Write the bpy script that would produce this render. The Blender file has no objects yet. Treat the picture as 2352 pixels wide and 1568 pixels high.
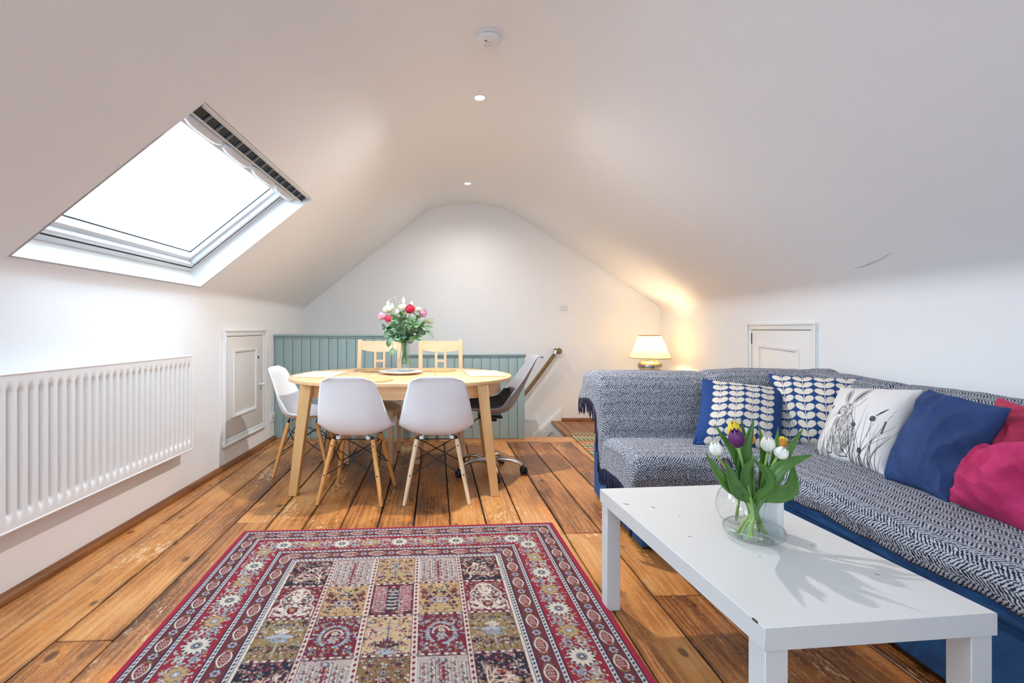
import bpy, bmesh, math, random
import numpy as np
from mathutils import Vector, Matrix, noise as mnoise
R = math.radians
PI = math.pi
rnd = random.Random(7)
scene = bpy.context.scene
COL = scene.collection

# ------------------------------------------------------------------ camera, world, exposure
FPX, CX, CY, CAMH = 1110.0, 1050.0, 755.0, 1.08
cam_d = bpy.data.cameras.new('camera')
cam_d.sensor_width = 36.0
cam_d.lens = FPX * 36.0 / 2352.0
cam_d.shift_x = (1176.0 - CX) / 2352.0
cam_d.shift_y = (CY - 784.0) / 2352.0
cam_d.clip_start = 0.02
cam = bpy.data.objects.new('camera', cam_d)
COL.objects.link(cam)
cam.location = (0, 0, CAMH)
cam.rotation_euler = (R(90), 0, 0)
scene.camera = cam

world = bpy.data.worlds.new('overcast_sky')
scene.world = world
world.use_nodes = True
bg = world.node_tree.nodes['Background']
bg.inputs[0].default_value = (0.64, 0.82, 1.0, 1)
bg.inputs[1].default_value = 4.25

vs = scene.view_settings
vs.view_transform = 'Standard'
vs.look = 'None'
vs.gamma = 1.0
vs.use_curve_mapping = False
vs.exposure = 1.63
scene.cycles.max_bounces = 12
scene.cycles.diffuse_bounces = 6
scene.cycles.transparent_max_bounces = 16
scene.cycles.caustics_reflective = False
scene.cycles.caustics_refractive = False
scene.cycles.sample_clamp_indirect = 8.0

# room dimensions (metres; camera stands at x=0, y=0, looks along +y)
XL, XR = -1.80, 2.40          # knee walls
YB, YF = -2.40, 5.70          # wall behind the camera, far gable wall
ZK, ZC = 1.33, 2.55           # knee height, flat ceiling height
XCL, XCR = -0.26, 0.51        # flat strip of ceiling
SLL = (ZC - ZK + 0.0) / (XCL - XL)
ANG = math.atan(SLL)
# skylight openings on the left slope
SKY_X0, SKY_X1 = -1.752, -1.0
def slope_z(x): return ZK + SLL * (x - XL)
SKYL = [(1.90, 3.30), (-0.25, 1.15), (-2.10, -0.70)]  # last opening is added behind the viewer to raise the daylight
SKY_LEN = (SKY_X1 - SKY_X0) / math.cos(ANG)
for (a, b) in SKYL:           # sky portals at the roof windows
    ld = bpy.data.lights.new('skylight_portal', 'AREA')
    ld.shape = 'RECTANGLE'
    ld.size = b - a
    ld.size_y = SKY_LEN
    ld.cycles.is_portal = True
    lo = bpy.data.objects.new('skylight_portal', ld)
    COL.objects.link(lo)
    nrm = Vector((-math.sin(ANG), 0, math.cos(ANG)))
    mid = Vector(((SKY_X0 + SKY_X1) / 2, (a + b) / 2, slope_z((SKY_X0 + SKY_X1) / 2))) + nrm * 0.24
    lo.location = mid
    z = nrm
    x = Vector((0, 1, 0))
    y = z.cross(x)
    lo.rotation_euler = Matrix((x, y, z)).transposed().to_euler()

GW = (-0.45, 0.95, 0.90, 2.00)   # unseen gable window added behind the viewer as fill light: x0, x1, z0, z1
ld = bpy.data.lights.new('fill_portal', 'AREA')
ld.shape = 'RECTANGLE'; ld.size = GW[1] - GW[0]; ld.size_y = GW[3] - GW[2]
ld.cycles.is_portal = True
lo = bpy.data.objects.new('fill_portal', ld)
COL.objects.link(lo)
lo.location = ((GW[0] + GW[1]) / 2, YB - 0.16, (GW[2] + GW[3]) / 2)
lo.rotation_euler = (R(90), 0, 0)

# ------------------------------------------------------------------ helpers
def P(x, y, Y):
    return Vector(((x - CX) * Y / FPX, Y, CAMH - (y - CY) * Y / FPX))

def S(r, g, b, a=1.0):
    def f(c):
        c /= 255.0
        return c / 12.92 if c <= 0.04045 else ((c + 0.055) / 1.055) ** 2.4
    return (f(r), f(g), f(b), a)

def lerp(a, b, t): return a + (b - a) * t
def sstep(a, b, x):
    t = min(1, max(0, (x - a) / (b - a)))
    return t * t * (3 - 2 * t)

class MB:
    """collects geometry; build() links it as one mesh object"""
    def __init__(s):
        s.v = []; s.f = []; s.uv = None
    def add(s, vs_, fs, M=None):
        o = len(s.v)
        for p in vs_:
            p = Vector(p)
            s.v.append(tuple(M @ p) if M is not None else tuple(p))
        for f in fs: s.f.append(tuple(i + o for i in f))
        return s
    def box(s, x0, x1, y0, y1, z0, z1, M=None):
        vs_ = [(x0,y0,z0),(x1,y0,z0),(x1,y1,z0),(x0,y1,z0),(x0,y0,z1),(x1,y0,z1),(x1,y1,z1),(x0,y1,z1)]
        fs = [(0,3,2,1),(4,5,6,7),(0,1,5,4),(1,2,6,5),(2,3,7,6),(3,0,4,7)]
        return s.add(vs_, fs, M)
    def tube(s, pts, rad, seg=12, cap=True, M=None, flat=1.0):
        pts = [Vector(p) for p in pts]
        n = len(pts)
        if not isinstance(rad, (list, tuple)): rad = [rad] * n
        vs_, fs = [], []
        ref = None
        for i, p in enumerate(pts):
            d = (pts[min(i+1, n-1)] - pts[max(i-1, 0)]).normalized()
            if ref is None:
                ref = Vector((0, 0, 1)) if abs(d.z) < 0.9 else Vector((1, 0, 0))
            u = (ref - d * ref.dot(d)).normalized()
            w = d.cross(u)
            ref = u
            for k in range(seg):
                a = 2 * PI * k / seg
                vs_.append(p + (u * math.cos(a) + w * math.sin(a) * flat) * rad[i])
        for i in range(n - 1):
            for k in range(seg):
                k2 = (k + 1) % seg
                fs.append((i*seg+k, i*seg+k2, (i+1)*seg+k2, (i+1)*seg+k))
        if cap:
            fs.append(tuple(reversed(range(seg))))
            fs.append(tuple((n-1)*seg + k for k in range(seg)))
        return s.add(vs_, fs, M)
    def lathe(s, prof, seg=32, M=None, close=False):
        vs_, fs = [], []
        m = len(prof)
        for (r, z) in prof:
            for k in range(seg):
                a = 2 * PI * k / seg
                vs_.append((r * math.cos(a), r * math.sin(a), z))
        for i in range(m - 1):
            for k in range(seg):
                k2 = (k + 1) % seg
                fs.append((i*seg+k, i*seg+k2, (i+1)*seg+k2, (i+1)*seg+k))
        if close:
            fs.append(tuple(reversed(range(seg))))
            fs.append(tuple((m-1)*seg + k for k in range(seg)))
        return s.add(vs_, fs, M)
    def prism(s, poly, z0, z1, M=None):
        n = len(poly)
        vs_ = [(x, y, z0) for x, y in poly] + [(x, y, z1) for x, y in poly]
        fs = [tuple(reversed(range(n))), tuple(range(n, 2*n))]
        for i in range(n):
            j = (i + 1) % n
            fs.append((i, j, n + j, n + i))
        return s.add(vs_, fs, M)
    def ball(s, c, rx, ry=None, rz=None, seg=16, rings=10, M=None):
        ry = rx if ry is None else ry; rz = rx if rz is None else rz
        vs_, fs = [], []
        for i in range(rings + 1):
            t = PI * i / rings
            for k in range(seg):
                a = 2 * PI * k / seg
                vs_.append((c[0] + rx*math.sin(t)*math.cos(a), c[1] + ry*math.sin(t)*math.sin(a), c[2] - rz*math.cos(t)))
        for i in range(rings):
            for k in range(seg):
                k2 = (k + 1) % seg
                fs.append((i*seg+k, i*seg+k2, (i+1)*seg+k2, (i+1)*seg+k))
        return s.add(vs_, fs, M)
    def grid(s, rows, M=None):
        n, m = len(rows), len(rows[0])
        vs_ = [p for r in rows for p in r]
        fs = [(i*m+j, i*m+j+1, (i+1)*m+j+1, (i+1)*m+j) for i in range(n-1) for j in range(m-1)]
        return s.add(vs_, fs, M)
    def build(s, name, mat=None, parent=None, smooth=None, bevel=0.0, bseg=2, loc=None, weld=0.0, recalc=True):
        me = bpy.data.meshes.new(name)
        me.from_pydata(s.v, [], s.f)
        bm = bmesh.new(); bm.from_mesh(me)
        if weld: bmesh.ops.remove_doubles(bm, verts=bm.verts, dist=weld)
        if recalc: bmesh.ops.recalc_face_normals(bm, faces=bm.faces)
        if bevel > 0:
            ed = [e for e in bm.edges if len(e.link_faces) == 2 and e.calc_face_angle(0) > R(35)]
            bmesh.ops.bevel(bm, geom=ed, offset=bevel, segments=bseg, profile=0.5, affect='EDGES', clamp_overlap=True)
        bm.to_mesh(me); bm.free()
        return link_mesh(name, me, mat, parent, smooth if smooth is not None else (R(40) if bevel > 0 else None), loc)

def link_mesh(name, me, mat=None, parent=None, smooth=None, loc=None):
    if smooth:
        me.polygons.foreach_set('use_smooth', [True] * len(me.polygons))
        if smooth is not True: me.set_sharp_from_angle(angle=smooth)
    if mat is not None: me.materials.append(mat)
    o = bpy.data.objects.new(name, me)
    COL.objects.link(o)
    if parent is not None: o.parent = parent
    if loc is not None: o.location = loc
    return o

def empty(name, loc=(0,0,0), rz=0.0):
    o = bpy.data.objects.new(name, None)
    o.empty_display_size = 0.05
    COL.objects.link(o)
    o.location = loc; o.rotation_euler = (0, 0, rz)
    return o

def tag(o, label=None, cat=None, group=None, kind=None):
    if label: o['label'] = label
    if cat: o['category'] = cat
    if group: o['group'] = group
    if kind: o['kind'] = kind
    return o

def struct(o, label=None, cat=None):
    o['kind'] = 'structure'
    if label: o['label'] = label
    if cat: o['category'] = cat
    return o

def copy_tree(o, parent=None):
    c = o.copy(); COL.objects.link(c)
    if parent is not None: c.parent = parent
    for ch in [x for x in bpy.data.objects if x.parent == o]:
        copy_tree(ch, c)
    return c

def fbm(x, y, z, o=3):
    return mnoise.fractal(Vector((x, y, z)), 1.0, 2.0, o)

# ------------------------------------------------------------------ material helpers
class MT:
    def __init__(s, name):
        s.m = bpy.data.materials.new(name); s.m.use_nodes = True
        s.nt = s.m.node_tree
        s.b = s.nt.nodes['Principled BSDF']
        s.out = s.nt.nodes['Material Output']
    def n(s, typ, ins=None, **props):
        nd = s.nt.nodes.new(typ)
        for k, v in props.items(): setattr(nd, k, v)
        for k, v in (ins or {}).items(): s.set(nd.inputs[k], v)
        return nd
    def set(s, sock, v):
        if isinstance(v, bpy.types.NodeSocket): s.nt.links.new(v, sock)
        elif isinstance(v, bpy.types.Node): s.nt.links.new(v.outputs[0], sock)
        else: sock.default_value = v
    def p(s, **kw):
        for k, v in kw.items(): s.set(s.b.inputs[k.replace('_', ' ')], v)
        return s
    def math(s, op, a, b=None, c=None, clamp=False):
        nd = s.n('ShaderNodeMath', operation=op, use_clamp=clamp)
        s.set(nd.inputs[0], a)
        if b is not None: s.set(nd.inputs[1], b)
        if c is not None: s.set(nd.inputs[2], c)
        return nd.outputs[0]
    def mix(s, f, a, b, blend='MIX'):
        nd = s.n('ShaderNodeMix', data_type='RGBA', blend_type=blend)
        s.set(nd.inputs['Factor'], f); s.set(nd.inputs['A'], a); s.set(nd.inputs['B'], b)
        return nd.outputs['Result']
    def ramp(s, f, stops, interp='LINEAR'):
        nd = s.n('ShaderNodeValToRGB', {'Fac': f})
        cr = nd.color_ramp; cr.interpolation = interp
        while len(cr.elements) < len(stops): cr.elements.new(0.5)
        for e, (p, c) in zip(cr.elements, stops):
            e.position = p; e.color = c if len(c) == 4 else (*c, 1)
        return nd.outputs[0]
    def noise(s, vec, scale, detail=3.0, rough=0.5, dist=0.0):
        return s.n('ShaderNodeTexNoise', {'Vector': vec, 'Scale': scale, 'Detail': detail, 'Roughness': rough, 'Distortion': dist}).outputs[0]
    def coord(s, kind='Object'): return s.n('ShaderNodeTexCoord').outputs[kind]
    def mapping(s, vec, scale=(1,1,1), loc=(0,0,0), rot=(0,0,0)):
        return s.n('ShaderNodeMapping', {'Vector': vec, 'Location': loc, 'Rotation': rot, 'Scale': scale}).outputs[0]
    def bump(s, h, strength=0.3, dist=0.01):
        nd = s.n('ShaderNodeBump', {'Height': h, 'Strength': strength, 'Distance': dist})
        s.nt.links.new(nd.outputs[0], s.b.inputs['Normal'])
        return s

def simple(name, col, rough=0.5, bump=0.0, bscale=60.0, var=0.0, **kw):
    t = MT(name)
    c = col
    if bump or var:
        co = t.coord()
        nz = t.noise(co, bscale, 4)
        if var: c = t.mix(t.math('MULTIPLY', t.noise(co, bscale * 0.15, 3), 1.0), tuple(x * (1 - var) for x in col[:3]) + (1,), tuple(min(1, x * (1 + var)) for x in col[:3]) + (1,))
        if bump: t.bump(nz, bump, 0.002)
    t.p(Base_Color=c, Roughness=rough, **kw)
    return t.m

M = {}
def plaster(name, col):
    t = MT(name)
    co = t.coord()
    n1 = t.noise(co, 1.3, 3); n2 = t.noise(co, 45, 4)
    c = t.mix(n1, tuple(x * 0.97 for x in col[:3]) + (1,), col)
    t.p(Base_Color=c, Roughness=0.75)
    t.bump(t.math('ADD', t.math('MULTIPLY', n1, 2.5), t.math('MULTIPLY', n2, 0.16)), 0.25, 0.012)
    return t.m
M['wall'] = plaster('wall_paint', (0.885, 0.895, 0.908, 1))
M['ceil'] = plaster('ceiling_paint', (0.885, 0.895, 0.91, 1))
M['white_gloss'] = simple('white_gloss_paint', (0.84, 0.84, 0.83, 1), 0.35, bump=0.05, bscale=30)
M['hatch_paint'] = simple('hatch_paint', (0.76, 0.735, 0.71, 1), 0.45, bump=0.06, bscale=40)
M['radiator'] = simple('radiator_enamel', (0.80, 0.80, 0.795, 1), 0.32, var=0.02, bscale=20)
M['plastic_white'] = simple('white_plastic', (0.82, 0.82, 0.83, 1), 0.35)
M['dark'] = simple('dark_gap', (0.012, 0.013, 0.015, 1), 0.7)
M['black_metal'] = simple('black_metal', (0.012, 0.012, 0.014, 1), 0.38, Metallic=0.3)
M['black_plastic'] = simple('black_plastic', (0.012, 0.012, 0.013, 1), 0.45)
M['chrome'] = simple('chrome', (0.78, 0.78, 0.79, 1), 0.10, Metallic=1.0)
M['brass'] = simple('brass', (0.45, 0.30, 0.12, 1), 0.3, Metallic=1.0)
M['shell_white'] = simple('white_shell_plastic', (0.88, 0.90, 0.93, 1), 0.34, bump=0.03, bscale=300)
M['shell_grey'] = simple('grey_shell_plastic', (0.30, 0.30, 0.32, 1), 0.38)
M['pad_grey'] = simple('charcoal_seat_pad', (0.045, 0.043, 0.048, 1), 0.7, bump=0.2, bscale=300)
M['sage'] = simple('sage_green_paint', S(152, 176, 176), 0.45, bump=0.06, bscale=40, var=0.02)
M['beige_fabric'] = simple('beige_fabric', S(178, 168, 152), 0.9, bump=0.3, bscale=500)
M['coffee'] = simple('white_foil', (0.63, 0.62, 0.605, 1), 0.33, var=0.012, bscale=15)
M['valve'] = simple('valve_ivory', S(205, 196, 176), 0.4)
M['shade_rim'] = simple('shade_rim', S(110, 70, 20), 0.5)

def wood(name, dark, light, scale=1.0, rough=0.4, axis=2, rings=12.0):
    t = MT(name)
    co = t.coord()
    rn = t.n('ShaderNodeObjectInfo').outputs['Random']
    off = t.n('ShaderNodeCombineXYZ', {0: t.math('MULTIPLY', rn, 37.0), 1: t.math('MULTIPLY', rn, 11.0), 2: t.math('MULTIPLY', rn, 23.0)})
    v = t.n('ShaderNodeVectorMath', {0: co, 1: off.outputs[0]}, operation='ADD').outputs[0]
    sc = [rings * scale] * 3; sc[axis] = 1.2 * scale
    m = t.mapping(v, tuple(sc))
    g = t.noise(m, 2.0, 4, 0.55, 0.6)
    sc2 = [90.0 * scale] * 3; sc2[axis] = 5.0 * scale
    f = t.noise(t.mapping(v, tuple(sc2)), 1.0, 3)
    fac = t.math('ADD', t.math('MULTIPLY', g, 0.75), t.math('MULTIPLY', f, 0.25))
    c = t.ramp(fac, [(0.3, dark), (0.7, light)])
    t.p(Base_Color=c, Roughness=rough)
    t.bump(f, 0.06, 0.002)
    return t.m
M['birch'] = wood('birch_veneer', S(218, 172, 122), S(232, 194, 148), 1.0, 0.33, axis=0, rings=7)
M['birch_v'] = wood('birch_solid', S(210, 162, 104), S(226, 184, 128), 1.0, 0.38, axis=2, rings=7)
M['beech'] = wood('beech_dowel', S(206, 142, 70), S(226, 168, 98), 1.0, 0.35, axis=2, rings=10)
M['beech_pale'] = wood('pale_beech_dowel', S(222, 190, 150), S(240, 212, 176), 1.0, 0.4, axis=2, rings=10)
M['birch_pale'] = wood('pale_birch', S(222, 186, 146), S(234, 204, 168), 1.0, 0.36, axis=0, rings=7)
M['birch_pale_v'] = wood('pale_birch_solid', S(220, 182, 140), S(232, 200, 162), 1.0, 0.38, axis=2, rings=7)
M['skirt_wood'] = wood('stained_bead', S(96, 54, 22), S(150, 92, 44), 1.0, 0.4, axis=1, rings=14)
M['tread_wood'] = wood('stained_tread', S(104, 58, 24), S(156, 96, 46), 1.0, 0.35, axis=1, rings=14)

def plank_mat():
    t = MT('old_pine_board')
    co = t.coord()
    oi = t.n('ShaderNodeObjectInfo')
    rn = oi.outputs['Random']
    off = t.n('ShaderNodeCombineXYZ', {0: t.math('MULTIPLY', rn, 61.0), 1: t.math('MULTIPLY', rn, 173.0), 2: t.math('MULTIPLY', rn, 29.0)})
    v = t.n('ShaderNodeVectorMath', {0: co, 1: off.outputs[0]}, operation='ADD').outputs[0]
    # growth rings along the board
    warp = t.noise(t.mapping(v, (3.0, 0.9, 3.0)), 1.3, 3, 0.5)
    ring = t.n('ShaderNodeTexWave', {'Vector': t.mapping(v, (1.0, 0.05, 1.0)), 'Scale': 9.0, 'Distortion': t.math('MULTIPLY', warp, 34.0), 'Detail': 3.0, 'Detail Scale': 1.2}, wave_type='BANDS', bands_direction='X').outputs[1]
    fine = t.noise(t.mapping(v, (120.0, 5.0, 120.0)), 1.0, 3)
    big = t.noise(t.mapping(v, (3.2, 1.3, 3.2)), 1.0, 3, 0.55)
    fac = t.math('ADD', t.math('ADD', t.math('MULTIPLY', ring, 0.09), t.math('MULTIPLY', fine, 0.22)), t.math('MULTIPLY', big, 0.85))
    fac = t.math('ADD', fac, t.math('MULTIPLY', t.math('SUBTRACT', rn, 0.5), 0.17))
    c = t.ramp(fac, [(0.34, S(80, 44, 22)), (0.45, S(128, 75, 36)), (0.55, S(164, 102, 50)), (0.66, S(188, 124, 64)), (0.85, S(206, 152, 96))])
    # amber varnish pools
    am = t.ramp(t.noise(t.mapping(v, (6.0, 2.6, 6.0), (9, 3, 1)), 1.0, 3, 0.6), [(0.60, (0,0,0,1)), (0.72, (1,1,1,1))])
    c = t.mix(t.math('MULTIPLY', am, 0.55), c, S(214, 124, 28))
    # wear: varnish scuffed through to pale timber
    w1 = t.noise(t.mapping(v, (46.0, 17.0, 46.0)), 1.0, 6, 0.74)
    w2 = t.noise(t.mapping(v, (2.1, 1.1, 2.1), (5, 5, 5)), 1.0, 2)
    wear = t.ramp(t.math('ADD', w1, t.math('MULTIPLY', t.math('SUBTRACT', w2, 0.5), 1.1)), [(0.69, (0,0,0,1)), (0.74, (1,1,1,1))])
    c = t.mix(t.math('MULTIPLY', wear, 0.7), c, S(222, 188, 146))
    # scratches
    scr = t.ramp(t.noise(t.mapping(v, (60.0, 16.0, 60.0), rot=(0, 0, 0.5)), 1.0, 3, 0.7, 1.5), [(0.66, (0,0,0,1)), (0.70, (1,1,1,1))])
    c = t.mix(t.math('MULTIPLY', scr, 0.5), c, S(226, 182, 128))
    dk = t.ramp(t.noise(t.mapping(v, (150.0, 4.0, 150.0), (1, 8, 3)), 1.0, 4, 0.6), [(0.60, (0,0,0,1)), (0.72, (1,1,1,1))])
    c = t.mix(t.math('MULTIPLY', dk, 0.5), c, S(84, 46, 22))
    cw = t.ramp(t.math('ABSOLUTE', t.math('SUBTRACT', t.noise(t.mapping(v, (26.0, 13.0, 26.0), (7, 2, 5), (0, 0, 0.35)), 1.0, 5, 0.6, 0.8), 0.5)), [(0.004, (1,1,1,1)), (0.014, (0,0,0,1))])
    c = t.mix(t.math('MULTIPLY', t.math('MULTIPLY', cw, w2), 0.55), c, S(230, 190, 140))
    # dark stains
    st = t.ramp(t.noise(t.mapping(v, (8.0, 3.0, 8.0), (2, 7, 4)), 1.0, 4, 0.65), [(0.28, (1,1,1,1)), (0.38, (0,0,0,1))])
    c = t.mix(t.math('MULTIPLY', st, 0.55), c, S(66, 38, 20))
    # knots
    vo = t.n('ShaderNodeTexVoronoi', {'Vector': t.mapping(v, (6.0, 3.4, 0.0)), 'Scale': 1.0, 'Randomness': 1.0}).outputs['Distance']
    kn = t.ramp(vo, [(0.07, (1,1,1,1)), (0.11, (0,0,0,1))])
    c = t.mix(t.math('MULTIPLY', kn, 0.75), c, S(60, 28, 10))
    # dirt along the board edges, broken up by noise
    sx = t.n('ShaderNodeSeparateXYZ', {0: co})
    ex = t.math('ABSOLUTE', sx.outputs[0])
    ed = t.math('MULTIPLY', t.ramp(ex, [(0.078, (0,0,0,1)), (0.1, (1,1,1,1))]), t.ramp(t.noise(t.mapping(v, (9.0, 4.0, 9.0), (4, 1, 2)), 1.0, 4, 0.6), [(0.42, (0,0,0,1)), (0.62, (1,1,1,1))]))
    c = t.mix(t.math('MULTIPLY', ed, 0.8), c, S(52, 32, 20))
    ro = t.ramp(w1, [(0.35, (0.24,)*3), (0.7, (0.48,)*3)])
    t.p(Base_Color=c, Roughness=ro)
    h = t.math('SUBTRACT', t.math('ADD', t.math('MULTIPLY', fine, 0.3), t.math('MULTIPLY', big, 0.8)), t.math('MULTIPLY', wear, 0.35))
    t.bump(h, 0.22, 0.004)
    return t.m
M['plank'] = plank_mat()

def thin_glass(name, tint, refl=1.0, rough=0.0, opac=0.0, edge=0.0):
    t = MT(name)
    t.nt.nodes.remove(t.b)
    fc = t.n('ShaderNodeLayerWeight', {'Blend': 0.5}).outputs['Facing']
    fr = t.math('MULTIPLY_ADD', t.math('POWER', fc, 3.5), 0.55 * min(1.0, refl), 0.03 * refl)
    edge_ = t.math('POWER', fc, 5.0)
    tr = t.n('ShaderNodeBsdfTransparent', {'Color': t.mix(t.math('MULTIPLY', edge_, edge), tint, tuple(x * 0.45 for x in tint[:3]) + (1,))})
    gl = t.n('ShaderNodeBsdfGlossy', {'Color': (1,1,1,1), 'Roughness': rough})
    mx = t.n('ShaderNodeMixShader', {0: fr, 1: tr.outputs[0], 2: gl.outputs[0]})
    res = mx
    if opac:
        df = t.n('ShaderNodeBsdfTranslucent', {'Color': (0.9, 0.92, 0.93, 1)})
        d2 = t.n('ShaderNodeBsdfDiffuse', {'Color': (0.85, 0.87, 0.88, 1)})
        dm = t.n('ShaderNodeMixShader', {0: 0.5, 1: df.outputs[0], 2: d2.outputs[0]})
        res = t.n('ShaderNodeMixShader', {0: opac, 1: mx.outputs[0], 2: dm.outputs[0]})
    t.nt.links.new(res.outputs[0], t.out.inputs[0])
    return t.m
M['pane'] = thin_glass('window_glass', (0.97, 0.985, 0.99, 1))
M['vase_glass'] = thin_glass('vase_glass', (0.965, 0.975, 0.973, 1), 1.6, edge=0.9)
M['frosted'] = thin_glass('frosted_glass', (0.9, 0.9, 0.9, 1), 1.0, 0.25, 0.75)
M['water'] = thin_glass('water', (0.95, 0.975, 0.965, 1), 0.8)

def herringbone(name, light, dark, pitch=0.0122, band=0.0255, rot=False):
    t = MT(name)
    uv = t.n('ShaderNodeTexCoord').outputs['UV']
    wob = t.n('ShaderNodeTexNoise', {'Vector': uv, 'Scale': 7.0, 'Detail': 2.0})
    wv = t.n('ShaderNodeVectorMath', {0: wob.outputs['Color'], 1: (0.5, 0.5, 0.5)}, operation='SUBTRACT').outputs[0]
    wv = t.n('ShaderNodeVectorMath', {0: wv, 'Scale': 0.018}, operation='SCALE').outputs[0]
    wob2 = t.n('ShaderNodeTexNoise', {'Vector': uv, 'Scale': 130.0, 'Detail': 2.0})
    wv2 = t.n('ShaderNodeVectorMath', {0: wob2.outputs['Color'], 1: (0.5, 0.5, 0.5)}, operation='SUBTRACT').outputs[0]
    wv2 = t.n('ShaderNodeVectorMath', {0: wv2, 'Scale': 0.011}, operation='SCALE').outputs[0]
    v = t.n('ShaderNodeVectorMath', {0: uv, 1: wv}, operation='ADD').outputs[0]
    v = t.n('ShaderNodeVectorMath', {0: v, 1: wv2}, operation='ADD').outputs[0]
    sp = t.n('ShaderNodeSeparateXYZ', {0: v})
    u_, v_ = (sp.outputs[1], sp.outputs[0]) if rot else (sp.outputs[0], sp.outputs[1])
    tri = t.math('PINGPONG', v_, band)
    odd = t.math('MULTIPLY', t.math('FLOOR', t.math('DIVIDE', v_, band)), pitch * 0.5)
    ph = t.math('ADD', t.math('ADD', u_, odd), t.math('MULTIPLY', tri, 0.85))
    sn = t.math('SINE', t.math('MULTIPLY', ph, 2 * PI / pitch))
    blot = t.noise(t.mapping(uv, (1.0, 1.6, 1.0)), 95.0, 3, 0.65)
    rowv = t.math('MULTIPLY', t.math('SINE', t.math('MULTIPLY', v_, PI / band)), 0.13)
    val = t.math('ADD', t.math('ADD', sn, rowv), t.math('MULTIPLY', t.math('SUBTRACT', blot, 0.5), 4.6))
    f = t.ramp(t.math('MULTIPLY_ADD', val, 0.25, 0.5), [(0.36, (0,0,0,1)), (0.60, (1,1,1,1))])
    big = t.noise(uv, 3.0, 2)
    lc = t.mix(big, tuple(x * 0.88 for x in light[:3]) + (1,), light)
    t.p(Base_Color=t.mix(f, dark, lc), Roughness=1.0)
    t.bump(t.math('ADD', t.math('MULTIPLY', sn, 0.5), t.math('MULTIPLY', t.noise(uv, 350.0, 2), 1.2)), 0.55, 0.004)
    return t.m
M['throw'] = herringbone('herringbone_wool', S(184, 188, 199), S(22, 24, 42))
M['throw_r'] = herringbone('herringbone_wool_cross', S(192, 196, 206), S(26, 27, 46), rot=True)
M['fringe'] = simple('navy_yarn', S(34, 36, 62), 0.95, bump=0.3, bscale=400)

def velvet(name, col, col2, scale=6.0, sheen=0.6):
    t = MT(name)
    co = t.coord()
    f = t.noise(co, scale, 4, 0.6, 0.6)
    c = t.mix(t.ramp(f, [(0.35, (0,0,0,1)), (0.65, (1,1,1,1))]), col, col2)
    t.p(Base_Color=c, Roughness=0.85, Sheen_Weight=sheen, Sheen_Roughness=0.4, Sheen_Tint=col2)
    t.bump(t.noise(co, 500.0, 2), 0.2, 0.002)
    return t.m
M['sofa_blue'] = velvet('blue_upholstery', S(17, 60, 106), S(30, 84, 136), 8, 0.5)
M['cushion_blue'] = velvet('navy_linen', S(28, 52, 98), S(38, 66, 118), 5, 0.3)
M['cushion_pink'] = velvet('pink_velvet', S(156, 16, 74), S(196, 48, 106), 7, 0.5)
M['cushion_rose'] = velvet('rose_velvet', S(146, 20, 62), S(186, 52, 86), 7, 0.5)

def attr_mat(name, rough=0.95, bscale=350.0, bstr=0.35, sheen=0.1, bd=0.003):
    t = MT(name)
    a = t.n('ShaderNodeAttribute', attribute_name='print')
    co = t.coord()
    nz = t.noise(co, bscale, 2)
    c = t.mix(t.math('MULTIPLY', nz, 0.25), a.outputs['Color'], (0.0, 0.0, 0.0, 1))
    t.p(Base_Color=c, Roughness=rough, Sheen_Weight=sheen)
    t.bump(nz, bstr, bd)
    return t.m
M['rug'] = attr_mat('rug_pile', 1.0, 420.0, 0.6, 0.0, 0.004)
M['print'] = attr_mat('printed_cotton', 0.85, 700.0, 0.15, 0.0, 0.001)
M['runner'] = attr_mat('woven_runner', 0.95, 300.0, 0.5, 0.0)

def emis(name, col, st):
    t = MT(name)
    t.p(Base_Color=(0, 0, 0, 1), Emission_Color=col, Emission_Strength=st)
    return t.m
M['led'] = emis('downlight_lamp', (1.0, 0.86, 0.70, 1), 14.0)
M['bulb'] = emis('bulb', (1.0, 0.72, 0.38, 1), 30.0)
t = MT('lamp_shade_fabric')
t.nt.nodes.remove(t.b)
d = t.n('ShaderNodeBsdfDiffuse', {'Color': S(246, 226, 176)})
tl = t.n('ShaderNodeBsdfTranslucent', {'Color': S(255, 226, 158)})
mx = t.n('ShaderNodeMixShader', {0: 0.55, 1: d.outputs[0], 2: tl.outputs[0]})
t.nt.links.new(mx.outputs[0], t.out.inputs[0])
M['shade'] = t.m
t = MT('hammered_silver')
vo = t.n('ShaderNodeTexVoronoi', {'Vector': t.coord(), 'Scale': 90.0}).outputs['Distance']
t.p(Base_Color=(0.30, 0.285, 0.27, 1), Metallic=1.0, Roughness=0.26)
t.bump(vo, 0.5, 0.003)
M['silver'] = t.m
t = MT('jute_rope')
wv = t.n('ShaderNodeTexNoise', {'Vector': t.coord(), 'Scale': 200.0, 'Detail': 3.0}).outputs[0]
t.p(Base_Color=t.mix(wv, S(92, 72, 46), S(168, 138, 96)), Roughness=0.95)
t.bump(wv, 0.6, 0.003)
M['rope'] = t.m
t = MT('seagrass_weave')
co = t.coord()
wv = t.n('ShaderNodeTexWave', {'Vector': co, 'Scale': 55.0, 'Distortion': 3.0, 'Detail': 2.0}, bands_direction='X').outputs[1]
wy = t.n('ShaderNodeTexWave', {'Vector': co, 'Scale': 45.0, 'Distortion': 3.0, 'Detail': 2.0}, bands_direction='Y').outputs[1]
hh = t.math('MULTIPLY', wv, wy)
t.p(Base_Color=t.mix(t.math('ADD', hh, t.math('MULTIPLY', t.noise(co, 40.0, 3), 0.5)), S(186, 146, 92), S(230, 200, 150)), Roughness=0.8)
t.bump(hh, 0.8, 0.004)
M['seagrass'] = t.m
t = MT('pale_rush_weave')
co = t.coord()
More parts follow.
